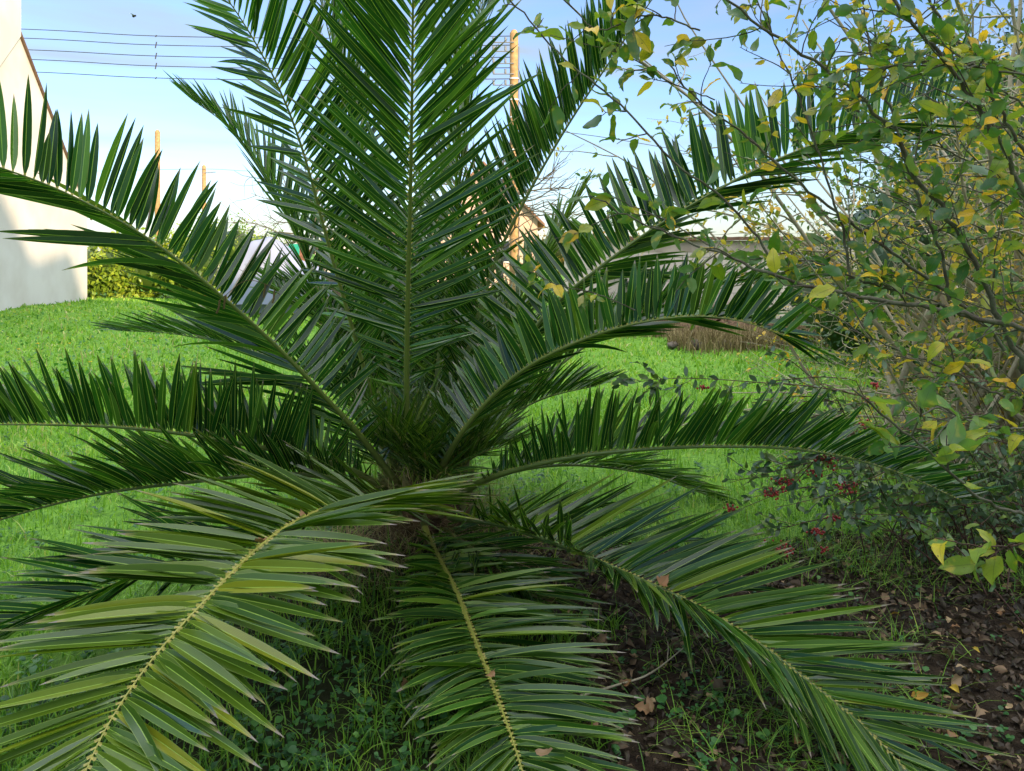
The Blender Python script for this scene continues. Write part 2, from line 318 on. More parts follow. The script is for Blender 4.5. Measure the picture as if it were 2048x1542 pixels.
# ------------------------------------------------------------------ batches of leaves and blades
def rotm(dirv, nrmv):                               # columns: side, along, normal
    a = nrm(dirv); s_ = nrm(np.cross(a, nrmv)); n_ = np.cross(s_, a); return np.stack([s_, a, n_], -1)
def leaf_template(kind='oval', nu=4, nv=6, curl=.15, fold=.2, seed=0, stem=.0):
    r = np.random.default_rng(seed); v = np.linspace(0, 1, nv + 1); u = np.linspace(-1, 1, nu + 1)
    if kind == 'oval': wdt = np.sin(np.pi * np.clip(v, 0, 1) ** .85) ** .8 * .25
    elif kind == 'round': wdt = np.sin(np.pi * v ** .8) ** .6 * .42
    elif kind == 'narrow': wdt = np.sin(np.pi * v ** .8) ** .9 * .17
    else: wdt = np.sin(np.pi * v ** .7) ** .7 * .34 * (1 + .28 * np.cos(v * 17 + seed)) * (1 + .2 * r.standard_normal(v.shape))
    wdt = np.maximum(wdt, .012)
    V_, U_ = np.meshgrid(v, u, indexing='ij')
    x = U_ * wdt[:, None] * (1 + .10 * r.standard_normal(V_.shape) * (abs(U_) > .9)); y = V_.copy()
    z = fold * np.abs(x) - curl * (V_ - .35) ** 2 + .035 * np.sin(V_ * 9 + seed) * U_ + .02 * r.standard_normal(V_.shape) * (abs(U_) > .4)
    i, j = np.meshgrid(np.arange(nu), np.arange(nv)); q = (j * (nu + 1) + i).ravel()
    return np.stack([x, y, z], -1).reshape(-1, 3), np.stack([q, q + 1, q + nu + 2, q + nu + 1], 1), np.stack([(U_ + 1) / 2, V_], -1).reshape(-1, 2)
def put(mb, tpl, loc, Rm, sc, rnd, tint=0., mat=0):
    tv, tf, tu = tpl; n_ = len(loc)
    if n_ == 0: return
    v = np.einsum('nij,kj->nki', Rm, tv) * np.asarray(sc).reshape(-1, 1, 1) + loc[:, None]
    f = (tf[None] + (np.arange(n_) * len(tv))[:, None, None]).reshape(-1, tf.shape[1])
    mb.add(v, f, np.tile(tu, (n_, 1)), np.repeat(rnd, len(tv)), np.repeat(np.broadcast_to(tint, (n_,)), len(tv)), mat)
def rdir(n_, up=0., flat=1.):
    d = rng.standard_normal((n_, 3)); d[:, 2] *= flat; d = nrm(d); d[:, 2] += up; return nrm(d)

def blades(x, y, h, wd, bend, rnd, seg=3, z=None):
    """curved grass blades as tapered ribbons"""
    n_ = len(x); th = rng.random(n_) * 6.283; th2 = th + 1.57 + rng.normal(0, .4, n_)
    s = np.linspace(0, 1, seg + 1); z0 = gz(x, y) if z is None else z
    base = np.stack([x, y, z0 - .005], -1); d = np.stack([np.cos(th), np.sin(th), 0 * th], -1); wv = np.stack([np.cos(th2), np.sin(th2), 0 * th2], -1)
    rows = []
    for q in range(seg + 1):
        c = base + np.array([0, 0, 1.]) * (h * s[q] * (1 - .35 * np.minimum(bend, 1.4) * s[q]))[:, None] + d * (h * bend * s[q] ** 1.8)[:, None]
        wq = wd * (1 - s[q] ** 1.5) * .5 + .0002
        rows.append(c - wv * wq[:, None]); rows.append(c + wv * wq[:, None])
    v = np.stack(rows, 1); k = 2 * (seg + 1)
    f0 = np.array([[2 * q, 2 * q + 1, 2 * q + 3, 2 * q + 2] for q in range(seg)])
    f = (f0[None] + (np.arange(n_) * k)[:, None, None]).reshape(-1, 4)
    uv = np.tile(np.array([[u_, s[q]] for q in range(seg + 1) for u_ in (0, 1)]), (n_, 1))
    return v, f, uv, np.repeat(rnd, k)
def vnoise(x, y, s=1.0): return .5 + .25 * (np.sin(x * 1.7 * s + 1.3) * np.sin(y * 1.3 * s + .4) + np.sin((x + y) * 2.9 * s) * np.sin((x - y) * 3.7 * s + 2))

# near grass
mbg = MB()
def area(n_, y0, y1, spread=.78, pw=1.0):
    u_ = rng.random(n_); y = y0 * (y1 / y0) ** u_ if pw == 1 else y0 + (y1 - y0) * u_
    x = (rng.random(n_) * 2 - 1) * (y * spread + .6); return x, y
x, y = area(90000, 1.7, 9.0)
cl_ = vnoise(x, y, 2.3); keep = (~inbed(x, y)) & (rng.random(len(x)) < .35 + .8 * cl_); x, y, cl_ = x[keep], y[keep], cl_[keep]
nr = np.hypot(x + .1, y - 2.7) < 1.7; k3 = ~nr | (rng.random(len(x)) < .45 + .5 * (vnoise(x, y, 4.7) > .5)); x, y, cl_, nr = x[k3], y[k3], cl_[k3], nr[k3]
h = (.05 + .09 * rng.random(len(x)) ** 2) * (.6 + .9 * cl_); rn = np.clip(rng.normal(.42, .25, len(x)) - .08 * nr, 0, .98)
mbg.add(*blades(x, y, h, .0035 + .003 * rng.random(len(x)) + .0005 * y, rng.random(len(x)) ** 1.3 * 1.3 + .1, rn))
# far grass
x, y = area(120000, 6.0, 27.0, .8)
keep = (rng.random(len(x)) < .5 + .6 * vnoise(x, y, .9)); x, y = x[keep], y[keep]
h = (.035 + .10 * rng.random(len(x)) ** 2.2) * (.5 + 1.0 * vnoise(x, y, 1.6)); mbg.add(*blades(x, y, h, .0022 * y, rng.random(len(x)) * 1.2, np.clip(rng.normal(.55, .22, len(x)) + .45 * (vnoise(x, y, 1.3) - .5) + .4 * (vnoise(x, y, .45) - .5) + .25 * (vnoise(x, y, 5.0) - .5), 0, .99), seg=2))
# tufts inside the soil bed
for (px, py, s_, cnt) in [(1600, 1480, .22, 900), (1700, 1420, .14, 300), (1760, 1150, .16, 260), (1620, 1120, .2, 420), (1800, 1300, .08, 90), (1480, 1060, .3, 800), (1300, 1080, .3, 600), (1900, 1120, .2, 240), (2020, 1180, .12, 140), (1350, 1300, .12, 120), (700, 1200, .25, 500), (1050, 1180, .2, 300), (1650, 1060, .4, 900), (1900, 1050, .5, 900)]:
    p = G(px, py); x = p[0] + rng.normal(0, s_, cnt); y = p[1] + rng.normal(0, s_, cnt)
    mbg.add(*blades(x, y, .05 + .12 * rng.random(cnt), .003 + .002 * rng.random(cnt), rng.random(cnt) * 1.6 + .2, np.clip(rng.normal(.4, .25, cnt), 0, 1)))
tag(mbg.build('grass', M['grass']), 'green lawn grass growing longer around the palm', 'grass', kind='stuff')

# weeds: small round-leaved plants between the grass
tw = [leaf_template('round', 2, 4, .3, .2, s_) for s_ in range(3)]
mbw = MB()
def rosette(x, y, n_, r, hh):
    th = rng.random(n_) * 6.283; p = np.stack([x + np.cos(th) * r * .3, y + np.sin(th) * r * .3, gz(x, y) + hh * rng.random(n_) + .01], -1)
    d = np.stack([np.cos(th), np.sin(th), .15 + .5 * rng.random(n_)], -1); nn = np.stack([-np.cos(th) * .3, -np.sin(th) * .3, np.ones(n_)], -1) + rng.normal(0, .25, (n_, 3))
    put(mbw, tw[rng.integers(3)], p, rotm(d, nn), r * (.6 + .6 * rng.random(n_)), np.clip(rng.normal(.5, .25, n_), 0, 1))
x, y = area(2600, 1.7, 7.0); keep = (~inbed(x, y)) & (vnoise(x, y, 3.1) > .42); x, y = x[keep], y[keep]
for a_, b_ in zip(x, y): rosette(a_, b_, rng.integers(5, 10), rng.uniform(.014, .035), .06)
for (px, py, s_, cnt) in [(1400, 1440, .16, 60), (1330, 1380, .12, 30), (1880, 1460, .10, 16), (2000, 1410, .14, 34), (1780, 1370, .10, 12), (1900, 1350, .2, 14), (1700, 1330, .1, 8), (1500, 1330, .1, 10), (1980, 1300, .2, 10), (1450, 1500, .15, 40), (1640, 1540, .15, 20), (2030, 1520, .15, 20), (1850, 1180, .2, 8), (560, 1430, .3, 60), (760, 1400, .25, 40), (640, 1500, .25, 50), (1620, 1090, .4, 50)]:
    p = G(px, py)
    for _ in range(int(cnt * .65)): rosette(p[0] + rng.normal(0, s_ * 1.2), p[1] + rng.normal(0, s_ * 1.2), rng.integers(3, 8), rng.uniform(.010, .032), .05)
tag(mbw.build('ground_cover', M['weed']), 'low round leaved weeds among the grass and dead leaves', 'weeds', kind='stuff')

# leaf litter
tl = [leaf_template(k_, 4, 6, c_, f_, 20 + s_) for s_, (k_, c_, f_) in enumerate((('oval', 1.2, .8), ('lobed', -.9, .6), ('round', .8, -.7), ('lobed', 1.5, .5), ('oval', -1.3, 1.1)))]
mbl = MB(); cnt = 46000
x = rng.uniform(-1.5, 5, cnt); y = rng.uniform(1.2, 6.0, cnt); keep = inbed(x, y); x, y = x[keep], y[keep]; cnt = len(x)
loc = np.stack([x, y, gz(x, y) + .02 + .02 * rng.random(cnt)], -1); which = rng.integers(0, 5, cnt)
Rm = rotm(rdir(cnt, 0, .35), rdir(cnt, 1.0, 1)); sc = .013 + .045 * rng.random(cnt) ** 2.0; rn = rng.random(cnt) ** 1.3
for k_ in range(5): s_ = which == k_; put(mbl, tl[k_], loc[s_], Rm[s_], sc[s_], rn[s_])
tag(mbl.build('leaf_litter', M['leaf_litter']), 'dark brown dead leaves covering the bare soil under the shrubs', 'leaf litter', kind='stuff')

# distinct fallen leaves
def fallen(px, py, size, rn_, label, group=None, kind_=0, on=None):
    p = G(px, py) if on is None else P(px, py, on); m_ = MB(); tpl = leaf_template(('oval', 'lobed', 'round')[kind_], 4, 8, rng.choice([-1.1, 1.1, .7]), rng.uniform(.3, .8), int(px) % 97)
    put(m_, tpl, np.array([[0, 0, 0.]]), rotm(rdir(1, 0, .15), rdir(1, 1.6, .8)), [size * .82], np.array([rn_]))
    o = m_.build('fallen_leaf', M['leaf_fall'], smooth=True); o.location = p + np.array([0, 0, .045 if on is None else 0]); return tag(o, label, 'leaf', group)
gr1 = 'yellow leaves fallen on the dark litter'; l1 = 'small yellow leaf lying on the dark leaf litter at the right'
for px, py, s_ in [(1820, 1420, .07), (1918, 1410, .06), (1790, 1380, .05), (1800, 1250, .05), (1745, 1145, .05), (2035, 1280, .04), (1945, 1318, .04)]: fallen(px, py, s_, rng.uniform(0, .3), l1, gr1)
gr2 = 'brown leaves fallen on the dark litter'; l2 = 'curled orange brown leaf lying on the dark leaf litter'
for px, py, s_ in [(1385, 1260, .06), (1640, 1380, .07), (1430, 1395, .05), (1560, 1275, .04), (1700, 1330, .05), (2000, 1250, .05), (1920, 1275, .05), (1900, 1500, .06), (1590, 1515, .05), (1770, 1470, .06), (1300, 1450, .06), (1345, 1250, .05), (1480, 1340, .06), (1960, 1440, .07), (1870, 1200, .05), (820, 1390, .05), (720, 1440, .05), (1180, 1480, .06), (1250, 1390, .06)]: fallen(px, py, s_, rng.uniform(.55, 1), l2, gr2, 1)

# ------------------------------------------------------------------ palm
palm = empty('palm_tree', (-.45, 4.05, 0), 'young palm with a short trunk and long arching green fronds in the lawn', 'palm')
ST = np.array([0, .03, .10, .22, .38, .55, .70, .83, .93, 1.0]); WT = np.array([.22, .30, .68, .96, 1.0, .93, .77, .52, .25, .02])
def frond(pts, Lm=.45, W=.034, phi=(60, 60), ang=(72, 26), n_=46, t0=.13, tint=0., droop=.05, r0=.019, curve=.10, skipB=1., label=None, prof=(.45, .30, .5), jit=10, rt=.15, dry=0, phe=None, Lb=1., end=1.0, ax=1, angB=1.):
    sp_, L = catmull(np.array([P(*p) for p in pts]), 140)
    T = nrm(np.gradient(sp_, axis=0)); z = np.array([0, 0, 1.])
    N0 = nrm(z - T * (T @ z)[:, None]); C = np.cross(T, N0)
    mid = C[60]; sg = -1 if mid[ax] > 0 else 1
    C = C * sg                                          # side A: left or nearer one
    root = MB(); nub = MB()
    allv = []
    for side in (0, 1):
        u_ = (np.arange(n_) + .5 + rng.uniform(-.25, .25, n_)) / n_; t_ = t0 + (end - t0) * u_ ** 1.0
        if side: t_ = np.clip(t_ + .004, 0, 1)
        k = t_ * 139; i0 = np.minimum(k.astype(int), 138); fr = (k - i0)[:, None]
        pos = sp_[i0] * (1 - fr) + sp_[i0 + 1] * fr; Tt = T[i0]; Nn = N0[i0]; Cc = C[i0] * (1 if side == 0 else -1)
        ph0, ph1 = phi[side], (phe[side] if phe else phi[side])
        gj = np.repeat(rng.normal(0, jit, n_ // 3 + 1), 3)[:n_] + rng.normal(0, jit * .7, n_)
        ph = np.radians(ph0 + (ph1 - ph0) * t_ + gj)
        a0 = np.radians(np.interp(t_, np.linspace(0, 1, len(ang)), ang) * (angB if side else 1) + rng.normal(0, 4.5, n_))
        # basal spines stand out at wild angles
        wild = np.clip((.14 - (t_ - t0)) / .14, 0, 1); ph = ph + wild * rng.normal(0, .35, n_); a0 = a0 - wild * .35 + wild * rng.normal(0, .15, n_)
        D = np.cos(a0)[:, None] * Tt + np.sin(a0)[:, None] * (np.cos(ph)[:, None] * Nn + np.sin(ph)[:, None] * Cc)
        pr = np.interp(t_, [0, t0, t0 + min(.13, prof[1] * .6), t0 + prof[1], .72, 1], [.3, .22, .62, 1, .92, prof[2]])
        ln = Lm * pr * rng.uniform(.84, 1.08, n_) * np.where(rng.random(n_) < .035, rng.uniform(.35, .75, n_), 1) * (Lb if side else 1)
        Wd = nrm(Tt - D * np.sum(Tt * D, 1)[:, None]); ro = rng.normal(.1, .32, n_)
        Nl = np.cross(D, Wd); Wd2 = Wd * np.cos(ro)[:, None] + Nl * np.sin(ro)[:, None]; Nl = np.cross(D, Wd2); Nl *= np.sign(np.sum(Nl * Nn, 1) + 1e-6)[:, None]
        wd = W * np.interp(t_, [0, t0, t0 + .15, .6, 1], [.35, .3, .8, 1, .62]) * rng.uniform(.88, 1.12, n_)
        fold = np.interp(t_, [0, 1], [.75, .45])
        s = ST[None, :, None]
        bend = (Tt * (curve * rng.uniform(.2, 1.6, n_))[:, None] - z * (droop * rng.uniform(.2, 1.8, n_) + (rng.random(n_) < .05) * .25)[:, None])
        cen = pos[:, None] + D[:, None] * ln[:, None, None] * s + bend[:, None] * ln[:, None, None] * s ** 2
        wv = Wd2[:, None] * (wd[:, None, None] * WT[None, :, None] * .5)
        up = Nl[:, None] * (wd[:, None, None] * WT[None, :, None] * .5 * fold[:, None, None])
        V = np.stack([cen - wv * .92 + up, cen, cen, cen + wv * .92 + up], 2)      # n, K, 4
        K = len(ST); q = np.arange(K - 1)[:, None] * 4 + np.array([0, 2])[None]; q = q.ravel()
        f0 = np.stack([q, q + 1, q + 5, q + 4], 1); f = (f0[None] + (np.arange(n_) * K * 4)[:, None, None]).reshape(-1, 4)
        uu = np.array([0, .5, .5, 1.]); uv = np.stack(np.broadcast_arrays(uu[None], ST[:, None]), -1).reshape(-1, 2)
        keep = np.ones(n_, bool)
        rn = np.clip(rng.normal(.45, .30, n_), 0, 1); ti = np.clip(tint + rng.normal(0, .10, n_) * (tint > 0) + (rng.random(n_) < .03) * .4, 0, 1)
        root.add(V, f, np.tile(uv, (n_, 1)), np.repeat(rn, K * 4), np.repeat(ti, K * 4))
        for e in range(n_):                            # yellow swelling at each leaflet base
            rr = .0019 + .0030 * (1 - t_[e]); c0 = pos[e] + D[e] * rr * 1.2
            nub.tube(np.stack([c0 - D[e] * rr, c0 + D[e] * rr, c0 + D[e] * rr * 3.2]), np.array([rr * 1.1, rr, rr * .45]), 5, mat=1, cap=False)
    lf = root.build('frond', M['palm'], palm)
    if label: lf['label'] = label
    rad = np.interp(np.linspace(0, 1, 140), [0, .06, .2, .6, 1], [r0 * 1.5, r0 * 1.0, r0 * .66, r0 * .34, .0014])
    tt = np.linspace(0, 1, 140); nub.tube(sp_[::2], rad[::2], 8, b=np.clip(rt + 0 * tt[0], 0, 1), mat=0)
    nub.build('rachis', [M['rachis'], M['nub']], lf)
    return sp_
# central and back fronds first
frond([(815, 985, 4.0), (813, 840, 3.9), (815, 620, 3.7), (822, 330, 3.4), (826, 0, 3.0), (828, -330, 2.7)], .64, .038, (76, 76), (96, 80, 54, 38, 28), 100, .16, droop=.0, rt=.25, r0=.021, curve=.06, prof=(.45, .3, .7), ax=0)
frond([(800, 970, 4.05), (735, 760, 4.05), (660, 500, 3.95), (605, 300, 3.8), (550, 160, 3.65), (470, 20, 3.5), (360, -120, 3.35)], .46, .038, (84, 66), (90, 84, 70, 55), 81, .12, droop=.0, curve=.03, Lb=1.35, rt=.3, prof=(.45, .3, .7), angB=.72, ax=0)
frond([(790, 960, 4.3), (740, 850, 4.5), (680, 700, 4.7), (620, 540, 4.85), (550, 390, 4.95), (460, 260, 5.0), (385, 200, 5.0)], .50, .030, (55, 45), (70, 18), 87, .10, droop=.02)
frond([(810, 960, 4.3), (770, 700, 4.5), (720, 400, 4.7), (665, 100, 4.7), (600, -150, 4.6)], .66, .035, (66, 66), (78, 34), 92, .08, droop=.0, prof=(.45, .3, .7), ax=0)
frond([(850, 960, 4.3), (880, 700, 4.5), (915, 400, 4.6), (950, 120, 4.6), (985, -150, 4.5)], .66, .035, (66, 68), (74, 34), 92, .08, droop=.0, tint=.12, prof=(.45, .3, .7), ax=0)
frond([(870, 955, 4.2), (920, 760, 4.3), (985, 540, 4.35), (1050, 400, 4.35), (1130, 260, 4.3), (1215, 130, 4.2), (1310, -10, 4.1), (1400, -140, 4.0)], .50, .035, (25, 8), (70, 36), 95, .09, droop=.0, phe=(40, 0), curve=.02, ax=0)
frond([(870, 960, 4.6), (960, 780, 4.9), (1040, 610, 5.1), (1110, 480, 5.2), (1165, 385, 5.2)], .50, .027, (60, 60), (60, 16), 68, .12, tint=.35, droop=.22)
frond([(880, 975, 4.4), (1000, 840, 4.8), (1160, 700, 5.1), (1330, 610, 5.2), (1480, 570, 5.2), (1620, 560, 5.15)], .44, .027, (35, 40), (66, 26), 79, .08, droop=.06)
for bx, top, dx in [(835, 480, 20), (760, 560, -90), (700, 620, -150), (900, 600, 60), (960, 640, 120), (860, 640, -20), (790, 520, -40)]:
    frond([(830, 960, 4.5), ((830 + bx) / 2, (960 + top) / 2 + 40, 4.8), (bx, top + 60, 5.1), (bx + dx, top - 40, 5.4)], .56, .032, (62, 62), (74, 26), 58, .06, droop=.06)
frond([(800, 960, 4.6), (760, 820, 4.9), (700, 690, 5.2), (620, 600, 5.4), (540, 560, 5.5)], .50, .030, (40, 60), (66, 26), 63, .06, droop=.08)
frond([(860, 960, 4.5), (900, 860, 4.8), (960, 760, 5.1), (1060, 680, 5.3), (1180, 640, 5.4)], .48, .030, (40, 60), (66, 26), 60, .06, droop=.08)
frond([(790, 965, 4.4), (740, 850, 4.65), (620, 750, 4.8), (480, 695, 4.9), (350, 668, 4.95), (245, 662, 4.95)], .46, .027, (38, 70), (66, 18), 79, .08, droop=.05, Lb=.9)
frond([(870, 965, 4.4), (960, 870, 4.6), (1080, 800, 4.7), (1200, 770, 4.7)], .38, .026, (40, 50), (66, 26), 55, .08, droop=.06)
# long left frond and its neighbours
frond([(800, 975, 3.95), (735, 890, 3.8), (660, 805, 3.62), (560, 700, 3.42), (440, 590, 3.2), (300, 480, 2.98), (150, 395, 2.78), (0, 335, 2.6), (-220, 270, 2.35)], .38, .046, (4, 108), (100, 84, 68), 88, .06, droop=.0, curve=.0, rt=.2, r0=.018, phe=(-4, 100), jit=9, prof=(.5, .2, .8), Lb=1.55, angB=.52)
frond([(785, 985, 4.0), (700, 940, 3.8), (600, 912, 3.6), (480, 887, 3.4), (300, 860, 3.1), (110, 850, 2.85), (-120, 850, 2.6)], .36, .035, (12, 34), (86, 52), 87, .08, droop=.0, curve=.0, Lb=.9, prof=(.5, .2, .75))
frond([(775, 1000, 3.95), (680, 960, 3.75), (560, 948, 3.55), (400, 962, 3.3), (200, 988, 3.0), (0, 1040, 2.75), (-180, 1110, 2.55)], .40, .030, (35, 40), (62, 30), 84, .08, droop=.0)
# low left behind the big one
frond([(835, 1020, 4.05), (780, 1030, 3.8), (650, 1040, 3.5), (480, 1090, 3.2), (320, 1140, 2.95), (150, 1200, 2.75), (-20, 1290, 2.55), (-180, 1390, 2.4)], .44, .035, (70, 52), (62, 30), 79, .12, droop=.05)
# right side
frond([(860, 985, 4.0), (905, 895, 3.8), (960, 820, 3.65), (1040, 745, 3.45), (1140, 690, 3.25), (1260, 650, 3.05), (1380, 633, 2.9), (1480, 642, 2.8), (1570, 672, 2.74)], .28, .050, (10, 70), (100, 62), 87, .10, droop=.0, curve=-.03, rt=.25, phe=(-2, 100), prof=(.6, .12, .85), Lb=1.35, angB=.7, jit=8)
frond([(870, 975, 4.15), (930, 850, 4.1), (1020, 720, 4.0), (1110, 610, 3.9), (1200, 535, 3.8), (1310, 455, 3.7), (1450, 372, 3.55), (1600, 300, 3.4), (1760, 245, 3.25), (1900, 205, 3.15)], .44, .048, (-6, 106), (104, 62), 100, .08, droop=.0, curve=-.02, phe=(-2, 98), rt=.15, Lb=1.4, angB=.6, jit=8, prof=(.5, .2, .75))
frond([(895, 1010, 3.95), (960, 965, 3.8), (1050, 935, 3.65), (1160, 912, 3.5), (1300, 898, 3.35), (1460, 893, 3.2), (1620, 902, 3.1), (1780, 940, 3.0), (1920, 1000, 2.95)], .34, .033, (20, 42), (80, 40), 97, .12, droop=.0, phe=(20, 60), curve=.0, prof=(.5, .2, .6))
frond([(900, 1000, 4.3), (1000, 950, 4.5), (1130, 930, 4.7), (1280, 945, 4.8), (1400, 985, 4.8), (1470, 1015, 4.8)], .36, .026, (45, 55), (60, 18), 66, .1, droop=.1, tint=.15)
frond([(850, 1020, 4.05), (900, 1045, 4.0), (1050, 1080, 4.0), (1230, 1110, 4.0), (1420, 1135, 3.95), (1560, 1150, 3.9), (1690, 1165, 3.85)], .36, .026, (45, 55), (56, 14), 73, .1, droop=.05)
frond([(850, 1020, 4.05), (905, 1035, 3.85), (1010, 1052, 3.6), (1130, 1095, 3.35), (1260, 1150, 3.1), (1380, 1205, 2.9), (1500, 1275, 2.72), (1620, 1365, 2.52), (1730, 1455, 2.36), (1850, 1580, 2.2)], .50, .035, (30, 66), (80, 26), 112, .12, tint=.14, jit=7, droop=.0, curve=.04, rt=.1, prof=(.4, .2, .6), phe=(100, 60), Lb=1.1)
# front low ones
frond([(845, 1010, 4.02), (845, 1035, 3.92), (855, 1070, 3.75), (880, 1120, 3.5), (915, 1190, 3.2), (950, 1280, 2.85), (985, 1370, 2.55), (1018, 1460, 2.3), (1050, 1560, 2.1), (1085, 1690, 1.9)], .42, .038, (50, 76), (74, 44), 98, .12, tint=.16, jit=6, Lb=1.2, droop=.03, rt=.55, phe=(84, 74), ax=0)
frond([(850, 1030, 4.05), (890, 1060, 3.85), (960, 1110, 3.6), (1040, 1170, 3.4), (1110, 1250, 3.2), (1160, 1340, 3.05)], .40, .027, (60, 60), (60, 20), 60, .1, tint=.12, droop=.08)
frond([(845, 1020, 4.05), (800, 1005, 3.8), (740, 1000, 3.5), (650, 1018, 3.15), (560, 1062, 2.85), (480, 1130, 2.6), (400, 1212, 2.4), (320, 1300, 2.24), (250, 1395, 2.1), (195, 1490, 1.98), (140, 1620, 1.84)], .52, .046, (66, 80), (92, 72, 58, 46), 100, .15, tint=.62, droop=.02, Lb=1.15, curve=.0, jit=5, rt=.8, r0=.017, phe=(74, 78), angB=1.32, prof=(.4, .1, .85), label='big olive green frond with a yellow midrib sweeping down to the left', ax=0)
# trunk: stump wrapped in old leaf bases and fibre
tc0 = np.array([-.45, 4.05, gz(-.45, 4.05)]); mb = MB()
a_, z_ = np.meshgrid(np.linspace(0, 2 * np.pi, 40, endpoint=False), np.linspace(0, 1, 18)); rr = (.22 - .05 * z_ + .03 * np.sin(z_ * 3.14)) * (1 - .75 * z_ ** 6) + .014 * rng.standard_normal(a_.shape)
V = np.stack([tc0[0] + rr * np.cos(a_), tc0[1] + rr * np.sin(a_), tc0[2] - .03 + z_ * .33], -1).reshape(-1, 3)
q = (np.arange(17)[:, None] * 40 + np.arange(40)[None]); q2 = np.arange(17)[:, None] * 40 + ((np.arange(40) + 1) % 40)[None]
mb.add(V, np.stack([q, q2, q2 + 40, q + 40], -1).reshape(-1, 4)); mb.build('trunk', M['fibre'], palm)
for k_ in range(34):                                # petiole stubs
    th = k_ * 2.4; hh = .02 + .20 * (k_ / 34); d = np.array([math.cos(th), math.sin(th), 0]); r_ = .17 - .04 * hh
    b0 = tc0 + d * r_ + np.array([0, 0, hh]); ln = rng.uniform(.07, .16)
    pts = [b0 - d * .04, b0 + d * .05 + [0, 0, ln * .4], b0 + d * .09 + [0, 0, ln]]
    m_ = MB(); m_.tube(catmull(pts, 8)[0], [.03, .034, .032, .028, .023, .017, .010, .003], 8); m_.build('leaf_base', M['petiole'], palm)
mb = MB(); cnt = 700                               # fibre threads and dead grass hanging round the stump
th = rng.random(cnt) * 6.283; hh = .02 + .26 * rng.random(cnt); r_ = .20 + .02 * rng.random(cnt)
x = tc0[0] + r_ * np.cos(th); y = tc0[1] + r_ * np.sin(th)
v, f, uv, rn = blades(x, y, .08 + .22 * rng.random(cnt), .0035 + 0 * x, 1.0 + 1.5 * rng.random(cnt), rng.random(cnt), 4, z=tc0[2] + hh); mb.add(v, f, uv, rn); mb.build('fibre', M['strawm'], palm)
for k_ in range(30):                                # half-hidden inner leaflets round the heart
    th = k_ * 2.399; d = np.array([math.cos(th), math.sin(th), 0]); b0 = tc0 + d * .07 + [0, 0, .20]; e_ = b0 + d * rng.uniform(.18, .42) + [0, 0, rng.uniform(.10, .48)]
    w2 = [b0, (b0 + e_) / 2 + [0, 0, .05], e_]; pp = [(1024 + q_[0] / q_[1] * F, HZ - (q_[2] - 1.6) / q_[1] * F, q_[1]) for q_ in w2]
    frond(pp, .32, .017, (60, 60), (70, 45, 25), 18, .05, droop=.05, r0=.008, tint=.2)
# yellow-green spines near the crown
mb = MB(); cnt = 260; th = rng.random(cnt) * 6.283; x = tc0[0] + .12 * np.cos(th) + rng.normal(0, .08, cnt); y = tc0[1] + .12 * np.sin(th) + rng.normal(0, .08, cnt)
v, f, uv, rn = blades(x, y,   .08 + .2 * rng.random(cnt), .007 + 0 * x, .1 + .9 * rng.random(cnt), rng.random(cnt) * .5 + .5, 3, z=tc0[2] + .1 + .18 * rng.random(cnt)); mb.add(v, f, uv, rn)
mb.build('spines', M['grass'], palm)
mb = MB(); cnt = 420; th = rng.random(cnt) * 6.283; r_ = .26 + .22 * rng.random(cnt) ; x = tc0[0] + r_ * np.cos(th); y = tc0[1] + r_ * np.sin(th)
mb.add(*blades(x, y, .08 + .2 * rng.random(cnt), .0035 + 0 * x, .8 + 1.4 * rng.random(cnt), rng.random(cnt), 4))
for px, py, s_ in [(720, 1130, .16), (660, 1170, .14), (1000, 1150, .2), (780, 1110, .14)]:
    p = G(px, py); cnt = 170; x = p[0] + rng.normal(0, s_, cnt); y = p[1] + rng.normal(0, s_, cnt); mb.add(*blades(x, y, .08 + .2 * rng.random(cnt), .004 + 0 * x, .8 + 1.4 * rng.random(cnt), rng.random(cnt), 4))
tag(mb.build('dry_grass', M['strawm']), 'dry straw coloured grass hanging around the foot of the palm', 'dry grass', kind='stuff')
# dead leaves caught on fronds
fallen(528, 1082, .07, .75, 'brown dead leaf caught on the yellow midrib of the big olive frond', kind_=1, on=2.70)
fallen(600, 1030, .05, .8, 'reddish dead leaf lodged at the upper end of the big olive frond', kind_=1, on=2.95)
fallen(1318, 1172, .07, .7, 'crumpled brown dead leaf caught in the frond at the lower right', kind_=1, on=2.96)
fallen(988, 1352, .05, .8, 'pinkish brown dead leaf on the midrib of the low centre frond', kind_=1, on=2.52)
fallen(1070, 1505, .06, .95, 'pale beige dead leaf on the low centre frond near the bottom edge', kind_=0, on=2.12)

